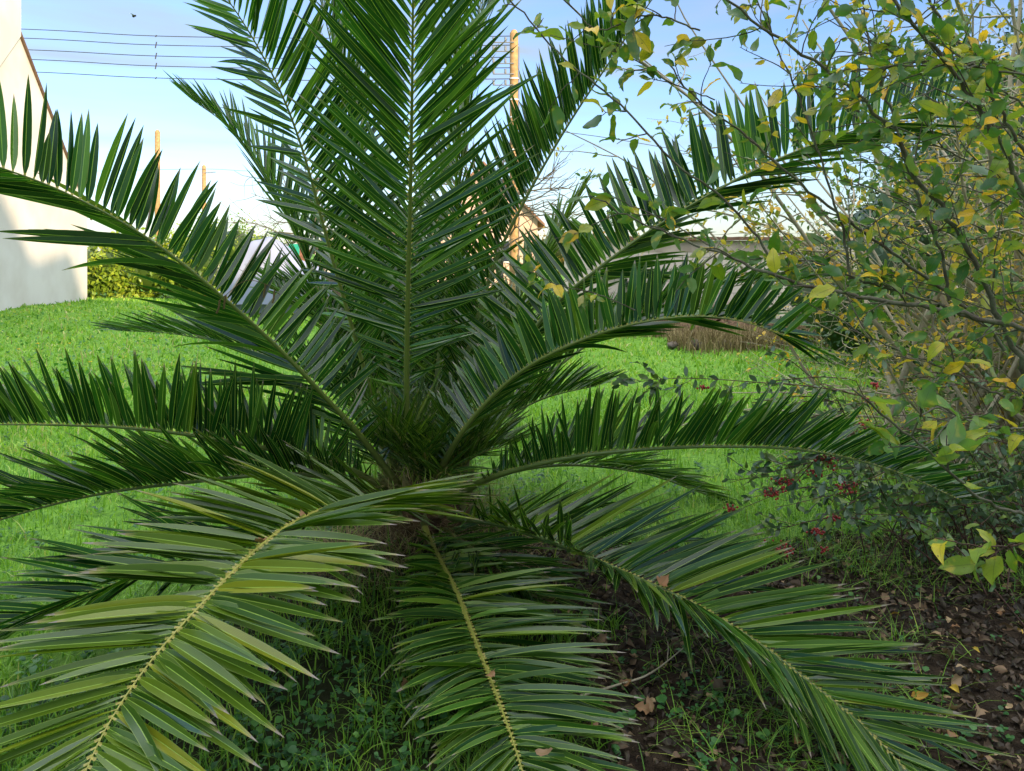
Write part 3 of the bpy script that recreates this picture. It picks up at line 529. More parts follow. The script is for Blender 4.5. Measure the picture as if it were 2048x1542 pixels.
# ------------------------------------------------------------------ foreground shrub with big leaves
TB = [leaf_template('oval', 4, 7, c_, .28, s_) for s_, c_ in enumerate((.35, -.2, .6, .15, -.45, .9))] + [leaf_template('narrow', 2, 6, .3, .3, 9)]
def leaves_along(mb, pts, n_, size, rr=(.0, 1.), tpl=TB, spread=1., bias=None, t0=.1, stalk=None):
    pts = np.asarray(pts); k = rng.uniform(t0, 1, n_) * (len(pts) - 1); i0 = np.minimum(k.astype(int), len(pts) - 2); fr = (k - i0)[:, None]
    pos = pts[i0] * (1 - fr) + pts[i0 + 1] * fr; T = nrm(pts[i0 + 1] - pts[i0])
    d = nrm(T * .55 + rdir(n_, -.12) * .8 * spread + (0 if bias is None else np.array(bias))); nn = rdir(n_, 1.0, 1)
    sc = size * (1.28 if tpl is TB else 1.25) * rng.uniform(.55, 1.2, n_); which = rng.integers(0, len(tpl), n_); rn = rr[0] + (rr[1] - rr[0]) * rng.random(n_)
    R_ = rotm(d, nn)
    for q_ in range(len(tpl)):
        s_ = which == q_; put(mb, tpl[q_], pos[s_] + d[s_] * sc[s_][:, None] * .12, R_[s_], sc[s_], rn[s_])
    if stalk is not None:
        for e in range(n_): stalk.tube(np.stack([pos[e], pos[e] + d[e] * sc[e] * .14]), np.array([.0013, .001]), 4, cap=False)
def twig(p0, d, L, wig=.18, grav=-.02, n_=8):
    pts = [np.array(p0)]; d = nrm(np.array(d, float))
    for _ in range(n_): d = nrm(d + rng.normal(0, wig / math.sqrt(n_), 3) + np.array([0, 0, grav])); pts.append(pts[-1] + d * L / n_)
    return np.array(pts)
shrub = empty('shrub', (3.2, 2.6, 0), 'tall foreground shrub with dark arching twigs and large green and yellow leaves', 'shrub')
fol = MB()
def branch(pts, r0, r1, ntw=10, twl=(.15, .4), lpt=5, size=.05, side=None, rr=(0, .9), leaves=4, t0=.15, twr=.0022, m_='bark'):
    w_ = np.array([P(*p) if len(p) == 3 else p[0] for p in pts]); c_, L = catmull(w_, 40); b_ = MB()
    c_ = c_ + rng.normal(0, r0 * .35, c_.shape); b_.tube(c_, np.linspace(r0 * .72, r1 * .85, 40), 7)
    for _ in range(ntw):
        k_ = int(rng.uniform(t0, 1) * 38); T = nrm(c_[k_ + 1] - c_[k_]); d = nrm(T * .7 + rdir(1)[0] * .75 + (0 if side is None else np.array(side)))
        tw_ = twig(c_[k_], d, rng.uniform(*twl), .35); b_.tube(tw_, np.linspace(twr, twr * .45, len(tw_)), 5, cap=False)
        leaves_along(fol, tw_, rng.integers(max(2, lpt), lpt + 5), size * .92, rr, stalk=b_)
    if leaves: leaves_along(fol, c_, leaves, size, rr, stalk=b_, t0=t0)
    b_.build('branch', M[m_], shrub); return c_
BR = 'bark'
branch([(2200, 720, 1.9), (2048, 658, 1.95), (1850, 612, 2.0), (1700, 590, 2.05), (1600, 570, 2.1), (1540, 548, 2.1), (1470, 520, 2.15), (1370, 482, 2.2), (1270, 440, 2.25), (1170, 390, 2.3)], .011, .0022, 14, (.10, .25), 3, .055, leaves=5)
branch([(1545, 530, 2.1), (1520, 480, 2.1), (1450, 400, 2.1), (1350, 325, 2.1), (1270, 240, 2.1), (1200, 175, 2.1), (1120, 110, 2.1), (1060, 40, 2.1), (990, -30, 2.1)], .0052, .0025, 6, (.05, .14), 2, .062, leaves=9, rr=(.1, .85))
branch([(2060, 760, 2.2), (1985, 610, 2.2), (1930, 480, 2.2), (1840, 365, 2.2), (1780, 270, 2.2), (1690, 165, 2.2), (1570, 85, 2.2), (1440, -10, 2.2)], .012, .004, 22, (.12, .35), 3, .055, leaves=8)
branch([(2120, 500, 1.9), (2035, 360, 1.9), (1990, 265, 1.9), (1920, 165, 1.9), (1850, 75, 1.9), (1770, -20, 1.9)], .009, .005, 16, (.12, .30), 4, .055, leaves=6)
branch([(2010, 700, 2.5), (1960, 640, 2.5), (1860, 560, 2.5), (1760, 490, 2.5), (1640, 400, 2.5), (1500, 280, 2.5), (1390, 195, 2.5), (1330, 120, 2.5)], .009, .003, 16, (.12, .3), 3, .05, leaves=6)
branch([(1950, 640, 2.3), (1850, 600, 2.3), (1720, 560, 2.3), (1620, 520, 2.3), (1540, 490, 2.3)], .006, .0025, 12, (.08, .22), 3, .055, leaves=5)
branch([(2200, 1060, 1.5), (2048, 1030, 1.45), (1950, 990, 1.4), (1860, 905, 1.35), (1790, 850, 1.35), (1700, 775, 1.35)], .0055, .002, 3, (.06, .12), 1, .055, leaves=6, rr=(.2, .8))
branch([(2180, 1040, 1.6), (2060, 1085, 1.6), (1960, 1092, 1.6), (1870, 1075, 1.6)], .003, .0015, 2, (.05, .1), 2, .062, leaves=4, rr=(.3, .8), m_='bark_red')
branch([(1900, 600, 2.3), (1880, 500, 2.3), (1830, 380, 2.3), (1790, 250, 2.3), (1740, 100, 2.3), (1720, -30, 2.3)], .007, .003, 16, (.1, .3), 4, .05, leaves=6)
branch([(1700, 590, 2.4), (1690, 480, 2.4), (1650, 350, 2.4), (1600, 200, 2.4), (1540, 60, 2.4), (1500, -40, 2.4)], .006, .0025, 11, (.1, .3), 3, .042, leaves=4)
branch([(2150, 420, 2.1), (2048, 300, 2.1), (1950, 130, 2.1), (1880, 40, 2.1), (1830, -60, 2.1)], .007, .004, 14, (.1, .3), 4, .05, leaves=6)
branch([(2200, 160, 2.0), (2048, 150, 2.0), (1900, 130, 2.0), (1700, 140, 2.0)], .005, .0025, 12, (.1, .25), 3, .05, leaves=6)
branch([(1400, 60, 2.2), (1300, 30, 2.2), (1200, 60, 2.2), (1150, 20, 2.2), (1100, -30, 2.2)], .004, .002, 8, (.05, .16), 2, .065, leaves=7, rr=(.2, .9))
branch([(1430, 200, 2.3), (1340, 165, 2.3), (1270, 120, 2.3), (1180, 90, 2.3), (1100, 70, 2.3)], .003, .0015, 4, (.05, .1), 2, .06, leaves=5, rr=(.2, .9))
for k_ in range(10):
    y0 = 640 - 60 * k_ + rng.uniform(-20, 20); d_ = rng.uniform(2.2, 3.0)
    branch([(2150, y0 + 120, d_), (1980, y0, d_), (1800, y0 - 80 + rng.uniform(-30, 30), d_), (1620 + rng.uniform(-40, 90), y0 - 150 + rng.uniform(-40, 30), d_)], .005, .0018, 10, (.1, .3), 3, .040, leaves=4)
branch([(2150, 820, 1.9), (2000, 790, 1.9), (1900, 740, 1.9), (1800, 700, 1.9), (1700, 660, 1.9)], .005, .002, 9, (.08, .2), 3, .045, leaves=5)
branch([(2200, 900, 1.8), (2060, 860, 1.8), (1960, 850, 1.8), (1860, 800, 1.8)], .005, .002, 7, (.08, .2), 3, .05, leaves=5)
# low branch hanging in front of the palm's centre
branch([(1270, 620, 2.5), (1200, 590, 2.5), (1120, 570, 2.5), (1050, 540, 2.5), (1010, 525, 2.5)], .003, .0015, 2, (.04, .08), 2, .06, leaves=6, rr=(.2, .9))
branch([(1470, 520, 2.2), (1400, 480, 2.3), (1330, 440, 2.35), (1250, 405, 2.4), (1200, 375, 2.4)], .0035, .0015, 3, (.05, .1), 2, .06, leaves=7, rr=(.2, .9))
fol.build('foliage', M['leaf_big'], shrub)

# ------------------------------------------------------------------ pale thicket of stems behind it
def thicket(name, label, base, n_stem, leaf_n, dirs, size, mleaf, mbark, Lr=(1.8, 3.4), rr=(0, 1), r0=.014, tws=10):
    root = empty(name, base, label, 'shrub'); sb = MB(); lf = MB(); tp = [leaf_template('oval', 2, 3, .3, .3, s_) for s_ in range(4)]
    for _ in range(n_stem):
        b0 = np.array(base) + np.array([rng.normal(0, .35), rng.normal(0, .3), 0]); d = dirs(); L = rng.uniform(*Lr); c_ = twig(b0, d, L, .28, .0 if rng.random() < .5 else -.03, 16)
        r_ = r0 * rng.uniform(.4, 1.25); sb.tube(c_, np.linspace(r_, r_ * .25, len(c_)), 6)
        for __ in range(tws):
            k_ = rng.integers(3, 15); tw_ = twig(c_[k_], nrm(c_[k_ + 1] - c_[k_]) * .7 + rdir(1)[0] * .75, rng.uniform(.25, .9), .35, 0, 7); sb.tube(tw_, np.linspace(r_ * .35, .0012, 8), 4, cap=False)
            leaves_along(lf, tw_, rng.integers(max(1, leaf_n - 2), leaf_n + 3), size, rr, tp)
            for ___ in range(2):
                k2 = rng.integers(2, 7); t2 = twig(tw_[k2], nrm(tw_[k2 + 1] - tw_[k2]) + rdir(1)[0] * .8, rng.uniform(.12, .4), .4, 0, 4); sb.tube(t2, np.linspace(.0022, .001, 5), 3, cap=False)
                leaves_along(lf, t2, max(1, leaf_n // 2), size, rr, tp)
    sb.build('stem', mbark, root); lf.build('foliage', mleaf, root); return root
thicket('thicket', 'dense thicket of pale grey stems with small yellow leaves at the right edge', (3.45, 5.0, 0), 70, 11,
        lambda: nrm(np.array([rng.normal(-.12, .36), rng.normal(-.05, .3), 1.0])), .046, M['leaf_small'], M['bark_pale'], (2.4, 4.6), (.05, .97), .022, 10)
thicket('thicket', 'low spreading part of the pale twiggy thicket behind the red berried bush', (4.6, 6.2, 0), 34, 5,
        lambda: nrm(np.array([rng.normal(-.9, .4), rng.normal(-.1, .35), rng.uniform(.25, 1.0)])), .036, M['leaf_small'], M['bark_pale'], (1.8, 3.0), (.1, .9), .015, 9)

# ------------------------------------------------------------------ red berried shrub
coto = empty('berry_shrub', (2.6, 3.6, 0), 'cotoneaster bush with dark oval leaves and red berry clusters right of the palm', 'shrub')
cf = MB(); TC = [leaf_template('oval', 2, 4, c_, .2, s_) for s_, c_ in enumerate((.3, .1, -.2))]
def cbranch(pts, n_l, size=.034, ntw=6, r=.0035):
    c_, L = catmull(np.array([P(*p) for p in pts]), 26); b_ = MB(); b_.tube(c_, np.linspace(r, .0012, 26), 5)
    for _ in range(ntw):
        k_ = rng.integers(2, 24); tw_ = twig(c_[k_], nrm(c_[k_ + 1] - c_[k_]) + rdir(1)[0] * .7, rng.uniform(.08, .22), .3, -.05, 5); b_.tube(tw_, np.linspace(.0018, .001, 6), 4, cap=False); leaves_along(cf, tw_, 7, size, (0, 1), TC)
    leaves_along(cf, c_, n_l, size, (0, 1), TC, t0=.05); b_.build('branch', M['bark_red'], coto); return c_
cbranch([(1760, 800, 3.6), (1640, 775, 3.6), (1520, 765, 3.6), (1400, 757, 3.6), (1320, 758, 3.6), (1240, 770, 3.6)], 46, .042, 12)
cbranch([(1900, 850, 3.4), (1780, 920, 3.3), (1700, 915, 3.2), (1620, 925, 3.2), (1540, 945, 3.2), (1460, 965, 3.2)], 22, .05, 5)
for k_ in range(52):
    px, py = rng.uniform(1440, 2080), rng.uniform(860, 1120); d_ = rng.uniform(3.2, 4.3); p0 = P(px, py, d_)
    b0 = np.array([2.6 + rng.normal(0, .4), 3.9 + rng.normal(0, .3), gz(2.6, 3.9)]); mid_ = (p0 + b0) / 2 + np.array([0, 0, .22])
    c_, L = catmull([b0, mid_, p0], 16); b_ = MB(); b_.tube(c_, np.linspace(.004, .0012, 16), 5)
    for _ in range(5):
        k2 = rng.integers(5, 15); tw_ = twig(c_[k2], nrm(c_[k2] - c_[k2 - 1]) + rdir(1)[0] * .7, rng.uniform(.08, .25), .3, -.04, 5); b_.tube(tw_, np.linspace(.0018, .001, 6), 4, cap=False); leaves_along(cf, tw_, 8, .036, (0, 1), TC)
    leaves_along(cf, c_[5:], 13, .046, (0, 1), TC)
    b_.build('branch', M['bark_red'], coto)
for k_ in range(34):
    px, py = rng.uniform(1650, 2060), rng.uniform(740, 930); d_ = rng.uniform(3.3, 4.4); p0 = P(px, py, d_)
    tw_ = twig(p0, [-.8 + rng.normal(0, .3), 0, rng.normal(.1, .2)], rng.uniform(.25, .5), .3, -.04, 8); b_ = MB(); b_.tube(np.concatenate([[P(px + 60, py + 120, d_ + .1)], tw_]), .0022, 4, cap=False); leaves_along(cf, tw_, 14, .034, (0, 1), TC); b_.build('branch', M['bark_red'], coto)
cf.build('foliage', M['leaf_coto'], coto)
def sph(mb, c, r, k=6, m_=4, mat=0):
    th = np.arange(k) * 6.2832 / k; ph = np.linspace(0, np.pi, m_ + 1)
    v = np.array([[math.cos(a) * math.sin(p_), math.sin(a) * math.sin(p_), math.cos(p_)] for p_ in ph for a in th]) * r + c
    q = np.arange(m_)[:, None] * k + np.arange(k)[None]; q2 = np.arange(m_)[:, None] * k + ((np.arange(k) + 1) % k)[None]
    mb.add(v, np.stack([q, q + k, q2 + k, q2], -1).reshape(-1, 4), mat=mat)
for px, py, s_, d_ in [(1655, 918, 22, 3.2), (1570, 965, 16, 3.2), (1550, 985, 20, 3.2), (1690, 975, 18, 3.2), (1630, 945, 12, 3.2), (1460, 1018, 12, 3.3), (1665, 1035, 10, 3.4), (1560, 1098, 22, 3.4), (1650, 1100, 8, 3.4), (1640, 1065, 10, 3.4), (1625, 1062, 8, 3.4), (1752, 770, 10, 3.5), (1727, 847, 10, 3.4), (1735, 800, 8, 3.5), (1408, 775, 9, 3.6), (1760, 808, 8, 3.5), (1700, 880, 8, 3.3)]:
    b_ = MB(); c0 = P(px, py, d_ - .03)
    for _ in range(int(s_ * 1.7)):
        q_ = c0 + rng.normal(0, 1, 3) * np.array([1.0, .7, .5]) * s_ / F * d_ * .62; sph(b_, q_, rng.uniform(.0042, .006)); b_.tube(np.stack([c0, q_]), .0010, 4, cap=False, mat=1)
    b_.build('berry_cluster', [M['berry'], M['bark_red']], coto)

# ------------------------------------------------------------------ leaf masses for hedges and far trees
def mass(parent, name, boxes, n_, size, mleaf, rr=(0, 1), clump=.35, seed=1, core=None):
    """foliage mass: leaves gathered in clumps over ellipsoids (c, r)"""
    lf = MB(); tp = [leaf_template('oval', 2, 2, .3, .3, s_) for s_ in range(3)]
    vol = np.array([b_[1][0] * b_[1][2] for b_ in boxes]); vol = vol / vol.sum()
    for (c, r), fr in zip(boxes, vol):
        m_ = int(n_ * fr); nc = max(4, m_ // 40); c = np.array(c); r = np.array(r)
        cc = c + rdir(nc) * r * (rng.uniform(.45, 1.0, nc) ** .5)[:, None]
        idx = rng.integers(0, nc, m_); pos = cc[idx] + rng.normal(0, 1, (m_, 3)) * min(r) * clump * .5
        rb = np.clip(rng.random(nc)[idx] * .6 + rng.random(m_) * .4, 0, 1); pos[:, 2] = np.maximum(pos[:, 2], .02)
        which = rng.integers(0, 3, m_)
        for q_ in range(3):
            s_ = which == q_; k_ = s_.sum(); put(lf, tp[q_], pos[s_], rotm(rdir(k_), rdir(k_, .5)), size * rng.uniform(.6, 1.2, k_), rr[0] + (rr[1] - rr[0]) * rb[s_])
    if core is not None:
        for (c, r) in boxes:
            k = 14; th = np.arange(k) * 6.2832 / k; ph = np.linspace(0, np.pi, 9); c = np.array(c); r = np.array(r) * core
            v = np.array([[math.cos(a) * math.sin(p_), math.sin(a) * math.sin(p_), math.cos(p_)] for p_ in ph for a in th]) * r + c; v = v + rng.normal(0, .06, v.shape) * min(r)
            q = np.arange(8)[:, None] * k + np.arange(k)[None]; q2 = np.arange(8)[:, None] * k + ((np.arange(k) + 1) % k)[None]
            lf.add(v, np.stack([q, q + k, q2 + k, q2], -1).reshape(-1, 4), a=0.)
    return lf.build(name, mleaf, parent)
def at(px, d, z=0.): # horizontal distance d straight ahead
    return np.array([(px - 1024) / F * d * 1.0, d, z])
def hgt(py, d): return 1.6 + (505 - py) / F * d     # height of a thing whose top is at row py

# left garden hedge, sunlit
h0 = empty('hedge', at(300, 27.5), 'sunlit yellow green hedge behind the lawn beside the white house', 'hedge')
mass(h0, 'foliage', [(at(px, 27.5, .95), (1.3, .7, 1.15)) for px in range(150, 430, 38)], 5200, .22, M['leaf_gold'], (0, 1), .55, core=.62)
h1 = empty('tree', at(440, 40), 'golden leaved tree behind the hedge near the two wooden poles', 'tree')
mass(h1, 'crown', [(at(430, 40, 1.6), (1.7, 1.2, 1.5)), (at(470, 40, 1.6), (1.5, 1.2, 1.6)), (at(395, 40, 1.7), (1.4, 1.2, 1.2))], 3500, .16, M['leaf_gold'], (.3, 1), .5, core=.7)
mb = MB(); mb.tube([at(440, 40, 0), at(440, 40, 1.5)], [.14, .1], 8); mb.build('trunk', M['bark'], h1)
h1 = empty('tree', at(520, 44), 'olive coloured low tree just above the grey tarpaulin', 'tree')
mass(h1, 'crown', [(at(520, 44, 1.7), (1.3, 1, 1.2)), (at(545, 44, 1.5), (1.3, 1, 1.1))], 1500, .16, M['leaf_gold'], (0, .7), .5, core=.7)
mb = MB(); mb.tube([at(525, 44, 0), at(525, 44, 1.5)], [.12, .1], 8); mb.build('trunk', M['bark'], h1)
h1 = empty('hedge', at(1270, 19), 'orange leaved hedge showing above the garden wall', 'hedge')
mass(h1, 'foliage', [(at(px, 18.5, 1.6), (.9, .5, .55)) for px in range(1120, 1400, 50)], 3500, .10, M['leaf_orange'], (0, 1), .5, core=.7)
h1 = empty('hedge', at(1850, 11), 'tall dark ivy covered hedge behind the pale thicket', 'hedge')
mass(h1, 'foliage', [(at(1700, 11.0, 1.0), (.8, .7, 1.0)), (at(1850, 8.6, 1.3), (.9, .6, 1.4)), (at(2000, 8.0, 1.5), (.9, .6, 1.7)), (at(1800, 12, 1.4), (1.0, .9, 1.5)), (at(1900, 11, 1.8), (1.0, .9, 2.0)), (at(2000, 10.5, 2.2), (1.0, .9, 2.3)), (at(2120, 10, 2.4), (1.1, .9, 2.6)), (at(1640, 14, .9), (.7, .7, .9))], 24000, .09, M['leaf_ivy'], (0, 1), .5, core=.78)
h1 = empty('conifer', at(1215, 38), 'dark conifer rising over the far end of the garden wall', 'tree')
mb = MB(); mb.tube([at(1218, 38, 0), at(1216, 38, 3.6)], [.16, .04], 8); mb.build('trunk', M['bark'], h1)
mass(h1, 'crown', [(at(1216 + dx_, 38, z_), (r_, r_ * .8, .32)) for dx_, z_, r_ in [(0, 1.4, 1.0), (4, 1.9, .85), (-5, 2.4, .7), (4, 2.9, .55), (-2, 3.4, .4), (1, 3.8, .22)]], 1800, .12, M['leaf_ivy'], (0, .6), .5)

# ------------------------------------------------------------------ garden wall on the right
M['block'] = bpy.data.materials.new('block_wall'); m = M['block']; m.use_nodes = True; t = m.node_tree; n = t.nodes; b = n['Principled BSDF']; b.inputs['Roughness'].default_value = .9
tcn = n.new('ShaderNodeTexCoord'); mpn = n.new('ShaderNodeMapping'); mpn.inputs['Rotation'].default_value = (R(90), 0, 0); t.links.new(tcn.outputs['Object'], mpn.inputs[0])
br = n.new('ShaderNodeTexBrick'); br.inputs['Scale'].default_value = 1; br.inputs['Brick Width'].default_value = .5; br.inputs['Row Height'].default_value = .25; br.inputs['Mortar Size'].default_value = .012
br.inputs['Color1'].default_value = (.80, .64, .52, 1); br.inputs['Color2'].default_value = (.62, .52, .42, 1); br.inputs['Mortar'].default_value = (.34, .29, .24, 1); t.links.new(mpn.outputs[0], br.inputs[0])
nz = n.new('ShaderNodeTexNoise'); nz.inputs['Scale'].default_value = 3; nz.inputs['Detail'].default_value = 7; t.links.new(tcn.outputs['Object'], nz.inputs[0])
t.links.new(mixc(n, t, mm(n, t, 'MULTIPLY', nz.outputs[0], .6), br.outputs[0], (.74, .60, .47)), b.inputs['Base Color'])
M['plaster'] = mat('plaster', (.70, .56, .42), .9, .2, nscale=2, ncol=(.40, .31, .23))
M['tile'] = mat('roof_tile', (.28, .15, .09), .8, .2, nscale=8, ncol=(.18, .10, .06))
wl = empty('garden_wall', at(1420, 16.2), 'pale block garden wall with an orange tiled top at the far side of the lawn', 'wall')
x0, x1 = at(1130, 16.2)[0], at(2150, 16.2)[0]; cxw, hw = (x0 + x1) / 2, (x1 - x0) / 2
mb = MB(); mb.box((cxw, 16.3, .80), (hw, .10, .80)); mb.build('blocks', m, wl, False)
mb = MB(); mb.box((cxw, 16.3, 1.725), (hw, .105, .125)); mb.build('plaster_band', M['plaster'], wl, False)
mb = MB()
for k_ in range(int(hw * 2 / .4)): mb.box((x0 + .2 + .4 * k_, 16.3, 1.89 + .006 * (k_ % 2)), (.197, .19, .032 + .003 * rng.random()))
mb.build('coping', M['tile'], wl, False)
for px, w_, z0_, z1_ in [(1365, .16, .6, 1.55), (1390, .14, .5, 1.45), (1240, .4, .3, 1.5)]:
    e = empty('climbing_plant', at(px, 16.15), {1365: 'light green ivy strand climbing the pale block wall', 1390: 'second light green ivy strand on the block wall, right of a similar one', 1240: 'broad dark green climber covering the left part of the block wall'}[px], 'climber')
    mass(e, 'foliage', [(at(px, 16.12, z_), (w_, .06, .2)) for z_ in np.arange(z0_, z1_, .25)], 500, .05 if px > 1300 else .08, M['weed'] if px > 1300 else M['leaf_ivy'], (.3, 1), .6)
    mb = MB(); mb.tube([at(px, 16.17, 0), at(px, 16.17, z1_)], [.012, .006], 5); mb.build('stem', M['bark'], e)
# brown dry growth in front of the wall
def brush(name, label, x_, y_, w_, d_, h_, n_, m_, bend=.5):
    b_ = MB(); b_.add(*blades(x_ + rng.uniform(-w_, w_, n_), y_ + rng.normal(0, d_, n_), h_ * rng.uniform(.5, 1.1, n_), .010 + .006 * rng.random(n_), bend * rng.random(n_), rng.random(n_), 4)); return tag(b_.build(name, m_), label, 'dead plants', kind='stuff')
M['reddish'] = leafshader('dead_stalk', lambda n, t: ramp(n, t, attr(n, t, 'rnd'), [(0, (.14, .07, .05)), (.5, (.32, .19, .13)), (1, (.42, .32, .2))]), rough=.8, spec=.1, trans=.15, tmul=(1, 1, 1))
p = at(1330, 15.3); brush('dead_stalks', 'reddish brown dead stalks standing in front of the block wall', p[0], 15.3, 1.3, .35, .75, 2600, M['reddish'])
p = at(1570, 13.2); brush('dead_stalks', 'tangle of brown dry stalks at the edge of the lawn on the right', p[0], 13.2, 1.9, .35, .45, 5200, M['strawm'], 1.0)
bnk = MB(); 
for k_ in range(9): 
    c = at(1400 + 45 * k_, 13.9, .12); kk = 12; 
    th = np.arange(kk) * 6.2832 / kk; ph = np.linspace(0, np.pi, 7); v = np.array([[math.cos(a) * math.sin(p_), math.sin(a) * math.sin(p_), math.cos(p_)] for p_ in ph for a in th]) * np.array([.5, .4, .26]) * rng.uniform(.8, 1.15) + c + rng.normal(0, .03, (84, 3))
    q = np.arange(6)[:, None] * kk + np.arange(kk)[None]; q2 = np.arange(6)[:, None] * kk + ((np.arange(kk) + 1) % kk)[None]; bnk.add(v, np.stack([q, q + kk, q2 + kk, q2], -1).reshape(-1, 4))
tag(bnk.build('earth_bank', M['fibre']), kind='structure')
M['stone'] = mat('stone', (.16, .13, .10), .9, .2, nscale=8, ncol=(.09, .07, .055), bump=.5, bscale=20)
for px, s_ in [(1392, .16), (1452, .15), (1345, .10), (1500, .12), (1560, .1)]:
    b_ = MB(); c = np.array([0, 0, 0.]); kk = 10; th = np.arange(kk) * 6.2832 / kk; ph = np.linspace(0, np.pi, 7); v = np.array([[math.cos(a) * math.sin(p_), math.sin(a) * math.sin(p_), math.cos(p_)] for p_ in ph for a in th]) * np.array([s_, s_ * .8, s_ * .6]) + rng.normal(0, .012, (70, 3))
    q = np.arange(6)[:, None] * kk + np.arange(kk)[None]; q2 = np.arange(6)[:, None] * kk + ((np.arange(kk) + 1) % kk)[None]; b_.add(v, np.stack([q, q + kk, q2 + kk, q2], -1).reshape(-1, 4))
    o = b_.build('stone', M['stone']); o.location = at(px, 12.9, .05); tag(o, 'rounded grey brown stone lying at the far edge of the lawn', 'stone', 'stones along the lawn edge')

# ------------------------------------------------------------------ white house on the left
M['render'] = mat('white_render', (.72, .67, .61), .9, .2, nscale=.9, ncol=(.62, .56, .49), bump=.05)
M['wood'] = mat('brown_wood', (.15, .09, .05), .7, .3, nscale=10, ncol=(.09, .055, .035))
cor = np.array([-13.62, 24.8]); near = np.array([-12.55, 18.6]); wd_ = nrm(cor - near); nn_ = np.array([wd_[1], -wd_[0]])
def wp(s_, o_, z_): q_ = cor - wd_ * s_ + nn_ * o_; return [q_[0], q_[1], z_]   # s along the gable from the far corner, o outwards
hs = empty('white_house', (*cor, 0), 'white rendered house gable catching low sun at the left edge', 'house')
def prism(mb, prof, o0, o1, mat=0):
    v = [wp(s_, o0, z_) for s_, z_ in prof] + [wp(s_, o1, z_) for s_, z_ in prof]; k = len(prof)
    mb.add(v, [[a, (a + 1) % k, (a + 1) % k + k, a + k] for a in range(k)], mat=mat)
    for a in range(1, k - 1): mb.add(v, [[0, a + 1, a], [k, k + a, k + a + 1]], mat=mat)
mb = MB(); prism(mb, [(0, -.3), (0, 2.9), (4.9, 7.35), (9.8, 2.9), (9.8, -.3)], 0, -9); mb.build('wall', M['render'], hs, False)
mb = MB(); prism(mb, [(-.25, 2.72), (4.9, 7.42), (4.9, 7.48), (-.25, 2.79)], .05, -9.2); prism(mb, [(4.9, 7.42), (10.05, 2.72), (10.05, 2.86), (4.9, 7.55)], .05, -9.2); roof = mb.build('roof', M['tile'], hs, False)
mb = MB(); prism(mb, [(-.27, 2.64), (4.84, 7.30), (4.84, 7.39), (-.27, 2.75)], .055, .004); mb.build('bargeboard', M['wood'], hs, False)
mb = MB(); prism(mb, [(4.87, 7.2), (4.87, 10.4), (8.6, 10.4), (8.6, 3.75)], .09, -.9); mb.build('chimney', M['render'], roof, False)

# ------------------------------------------------------------------ poles and wires
M['pole'] = mat('pole_wood', (.46, .29, .13), .85, .2, nscale=9, ncol=(.30, .18, .08))
M['metal'] = mat('grey_metal', (.18, .19, .2), .5, .5)
M['wire'] = mat('wire', (.05, .055, .065), .6, .3)
M['white'] = mat('white_band', (.7, .7, .7), .6, .3)
def pole(px, d, py, r_, label):
    p = at(px, d); e = empty('utility_pole', p, label, 'pole', 'wooden utility poles'); z1 = hgt(py, d); mb = MB(); mb.tube([p, p + [0, 0, z1 * .5], p + [0, 0, z1 - .1], p + [0, 0, z1]], [r_ * 1.15, r_ * 1.05, r_, r_ * .5], 12); mb.build('shaft', M['pole'], e); return e, p, z1
pole(315, 40, 260, .13, 'pale yellow wooden pole rising behind the hedge, tallest left of the palm')
e, p, z1 = pole(408, 48, 330, .12, 'shorter reddish wooden pole just right of the pale yellow one')
mb = MB(); mb.tube([p + [0, -.1, z1 - .5], p + [.75, -.1, z1 - .45]], .03, 6); mb.build('bracket', M['metal'], e)
PD = 22.8
e, p, z1 = pole(1028, PD, 60, .125, 'orange brown utility pole with insulator brackets behind the palm')
WY = [75, 93, 117, 138, 160]
for k_, py in enumerate(WY):
    z_ = hgt(py + 12, PD); mb = MB(); mb.tube([p + [0, -.13, z_], p + [-.62, -.13, z_]], .018, 6); mb.build('bracket', M['metal'], e)
    for xx in (-.25, -.60): mb = MB(); mb.tube([p + [xx, -.13, z_], p + [xx, -.13, z_ + .05], p + [xx, -.13, z_ + .09], p + [xx, -.13, z_ + .14]], [.02, .04, .03, .04], 8); mb.build('insulator', M['metal'], e)
for py in (158, 200, 235, 300): mb = MB(); z_ = hgt(py, PD); mb.tube([p + [0, 0, z_ - .02], p + [0, 0, z_ + .02]], .150, 12, cap=False); mb.build('band', M['white'], e)
mb = MB(); mb.tube([p + [.15, -.06, .2], p + [.15, -.06, z1 * .6], p + [.15, -.06, z1 - .5]], .016, 6); mb.build('conduit', M['metal'], e)
names = ['topmost', 'second', 'middle', 'fourth', 'lowest']
LY = [58, 76, 99, 118, 143]; MY = [72, 90, 112, 132, 156]
for k_ in range(5):
    e2 = at(1020, PD - .15, hgt(WY[k_], PD)); a0 = at(-500, 27.0, hgt(LY[k_] - 14, 27.0)); m0 = at(312, 25.0, hgt(MY[k_], 25.0)); l0 = at(40, 26.0, hgt(LY[k_], 26.0))
    c_, L = catmull([a0, l0, m0, at(680, 23.9, hgt((MY[k_] + WY[k_]) / 2 + 3, 23.9)), e2], 40); mb = MB(); mb.tube(c_, .014, 5)
    o = mb.build('utility_wire', M['wire']); tag(o, f'{names[k_]} of the five dark wires crossing the sky at upper left', 'wire', 'overhead wires')
    mb = MB(); mb.tube([m0 + [.02, 0, .10 if 0 < k_ < 4 else .03], m0 + [-.02, 0, -.10 if 0 < k_ < 4 else -.03]], .02, 5); mb.build('spacer', M['wire'], o)
mb = MB(); mb.tube(catmull([at(150, 47.8, hgt(343, 47.8)), at(408, 47.8, hgt(338, 47.8)), at(520, 47, hgt(342, 47)), at(760, 46, hgt(330, 46))], 20)[0], .011, 4); tag(mb.build('utility_wire', M['wire']), 'thin faint wire running past the top of the shorter wooden pole', 'wire')
